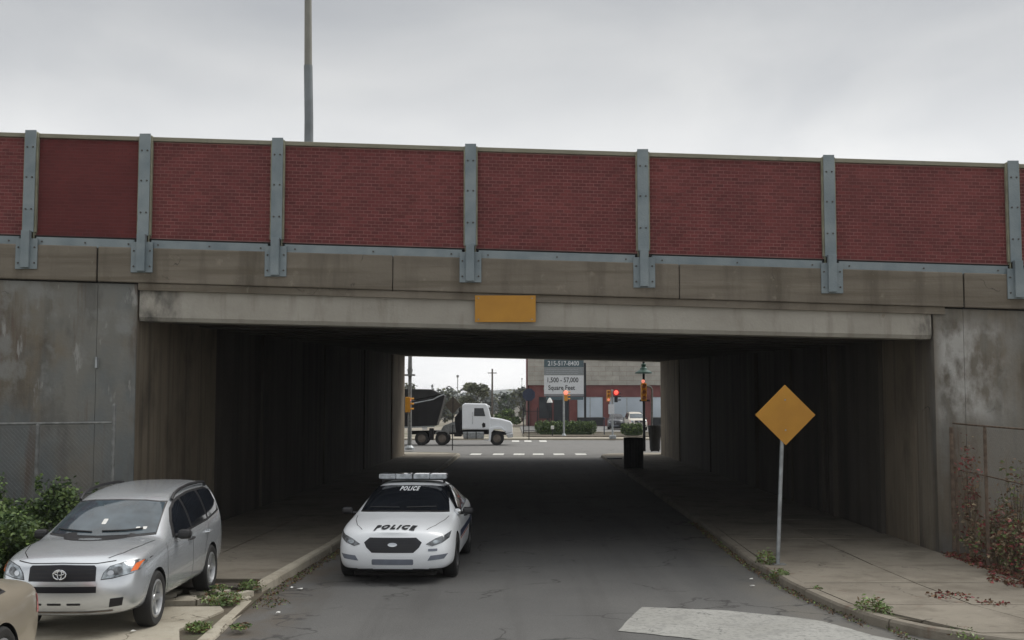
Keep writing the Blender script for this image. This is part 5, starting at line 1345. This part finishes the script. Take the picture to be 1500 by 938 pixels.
# ------------------------------------------------------------------ letting board in front of it
SY = 119.5; k_ = SY / 1715
sb = empty('sign_board', ((826 - 750) * k_, SY, 0), 'large letting sign board on dark posts behind the left hedge', 'sign')
def sz(py): return 2.75 + (593 - py) * k_
W2 = 29 * k_
MB().box(W2 + .02, W2 + .24, -.05, .15, 0, sz(532)).build('post', 'iron_black', sb)
MB().box(-W2 + .25, -W2 + .45, .12, .3, 0, sz(560)).build('post', 'iron_black', sb)
MB().box(-W2, W2, 0, .1, sz(538.3), sz(527)).build('header_panel', 'board_teal', sb)
MB().box(-W2, W2, 0, .1, sz(550), sz(538.6)).build('name_panel', 'board_grey', sb)
MB().box(-W2, W2, 0, .1, sz(577.5), sz(550.3)).build('white_panel', 'board_white', sb)
MB().box(-W2, W2, .01, .1, sz(580.5), sz(577.8)).build('lower_trim', 'board_grey', sb)
MB().box(-W2 + .2, W2 - .05, .02, .1, sz(586), sz(581)).build('lower_panel', 'board_teal', sb)
def btext(s, x, z, size, m, sx=1, bold=.0, parent=sb, y=-.012):
    v, f = text_mesh(s, size, bold)
    o = MB().add([(p.x * sx + x, y, p.y + z) for p in v], f).build('lettering', m, parent); return o
btext('215-517-8400', -.05, sz(533), .66, 'board_white', .86, .008)
btext('1,500 - 57,000', -.15, sz(557.3), .70, 'text_black', .80, .012)
btext('Square Feet', -.25, sz(568.5), .66, 'text_black', .86, .012)
for zz in (541.5, 544.6, 547.4):
    MB().box(-W2 * .9, W2 * .72, -.006, 0, sz(zz + .35), sz(zz - .35)).build('text_line', 'galv', sb)
# cabinet lamp and small things by the hedge
p = empty('bell_lamp', ((804 - 750) * k_, 117, 0), 'small white bell shaped lamp on a post under the sign board', 'lamp')
MB().tube([(0, 0, 0), (0, 0, 3.0)], .04, 6).build('post', 'iron_black', p); MB().lathe([(.3, 2.95), (.24, 3.15), (.1, 3.4), (0, 3.45)], 'z', 14).build('shade', 'litter_white', p, smooth=True)
p = empty('hydrant_marker', ((809 - 750) / 1715 * 100.5, 100.5, .1), 'tiny white topped marker before the left hedge', 'marker')
MB().tube([(0, 0, 0), (0, 0, .6)], .05, 6).build('stake', 'iron_black', p); MB().box(-.14, .14, -.05, .05, .55, .85).build('marker_head', 'litter_white', p, bevel=.03)
p = empty('guide_post', ((884.5 - 750) / 1715 * 104, 104, .1), 'thin dark blue post between the two hedges', 'post')
MB().tube([(0, 0, 0), (0, 0, 1.4)], .05, 6).build('shaft', 'navy', p); MB().lathe([(.09, 1.35), (.09, 1.5), (0, 1.55)], 'z', 8).build('cap', 'navy', p)
hz = MB().box(-3600, 3600, -210, 6100, -3, 34).build('haze', 'joint_dark'); hz['kind'] = 'stuff'
hm = bpy.data.materials.new('haze'); hm.use_nodes = True; hm.node_tree.nodes.remove(hm.node_tree.nodes['Principled BSDF'])
pv = N(hm.node_tree, 'ShaderNodeVolumePrincipled'); pv.inputs['Density'].default_value = .0003; pv.inputs['Color'].default_value = (.93, .95, .98, 1); pv.inputs['Anisotropy'].default_value = .2
hm.node_tree.links.new(pv.outputs[0], hm.node_tree.nodes['Material Output'].inputs['Volume']); hz.data.materials.clear(); hz.data.materials.append(hm)
# pinkish edging kerb
struct(MB().box(1.2, 60, 95.3, 95.6, 0, .22).build('planting_kerb', 'truck_dust'))
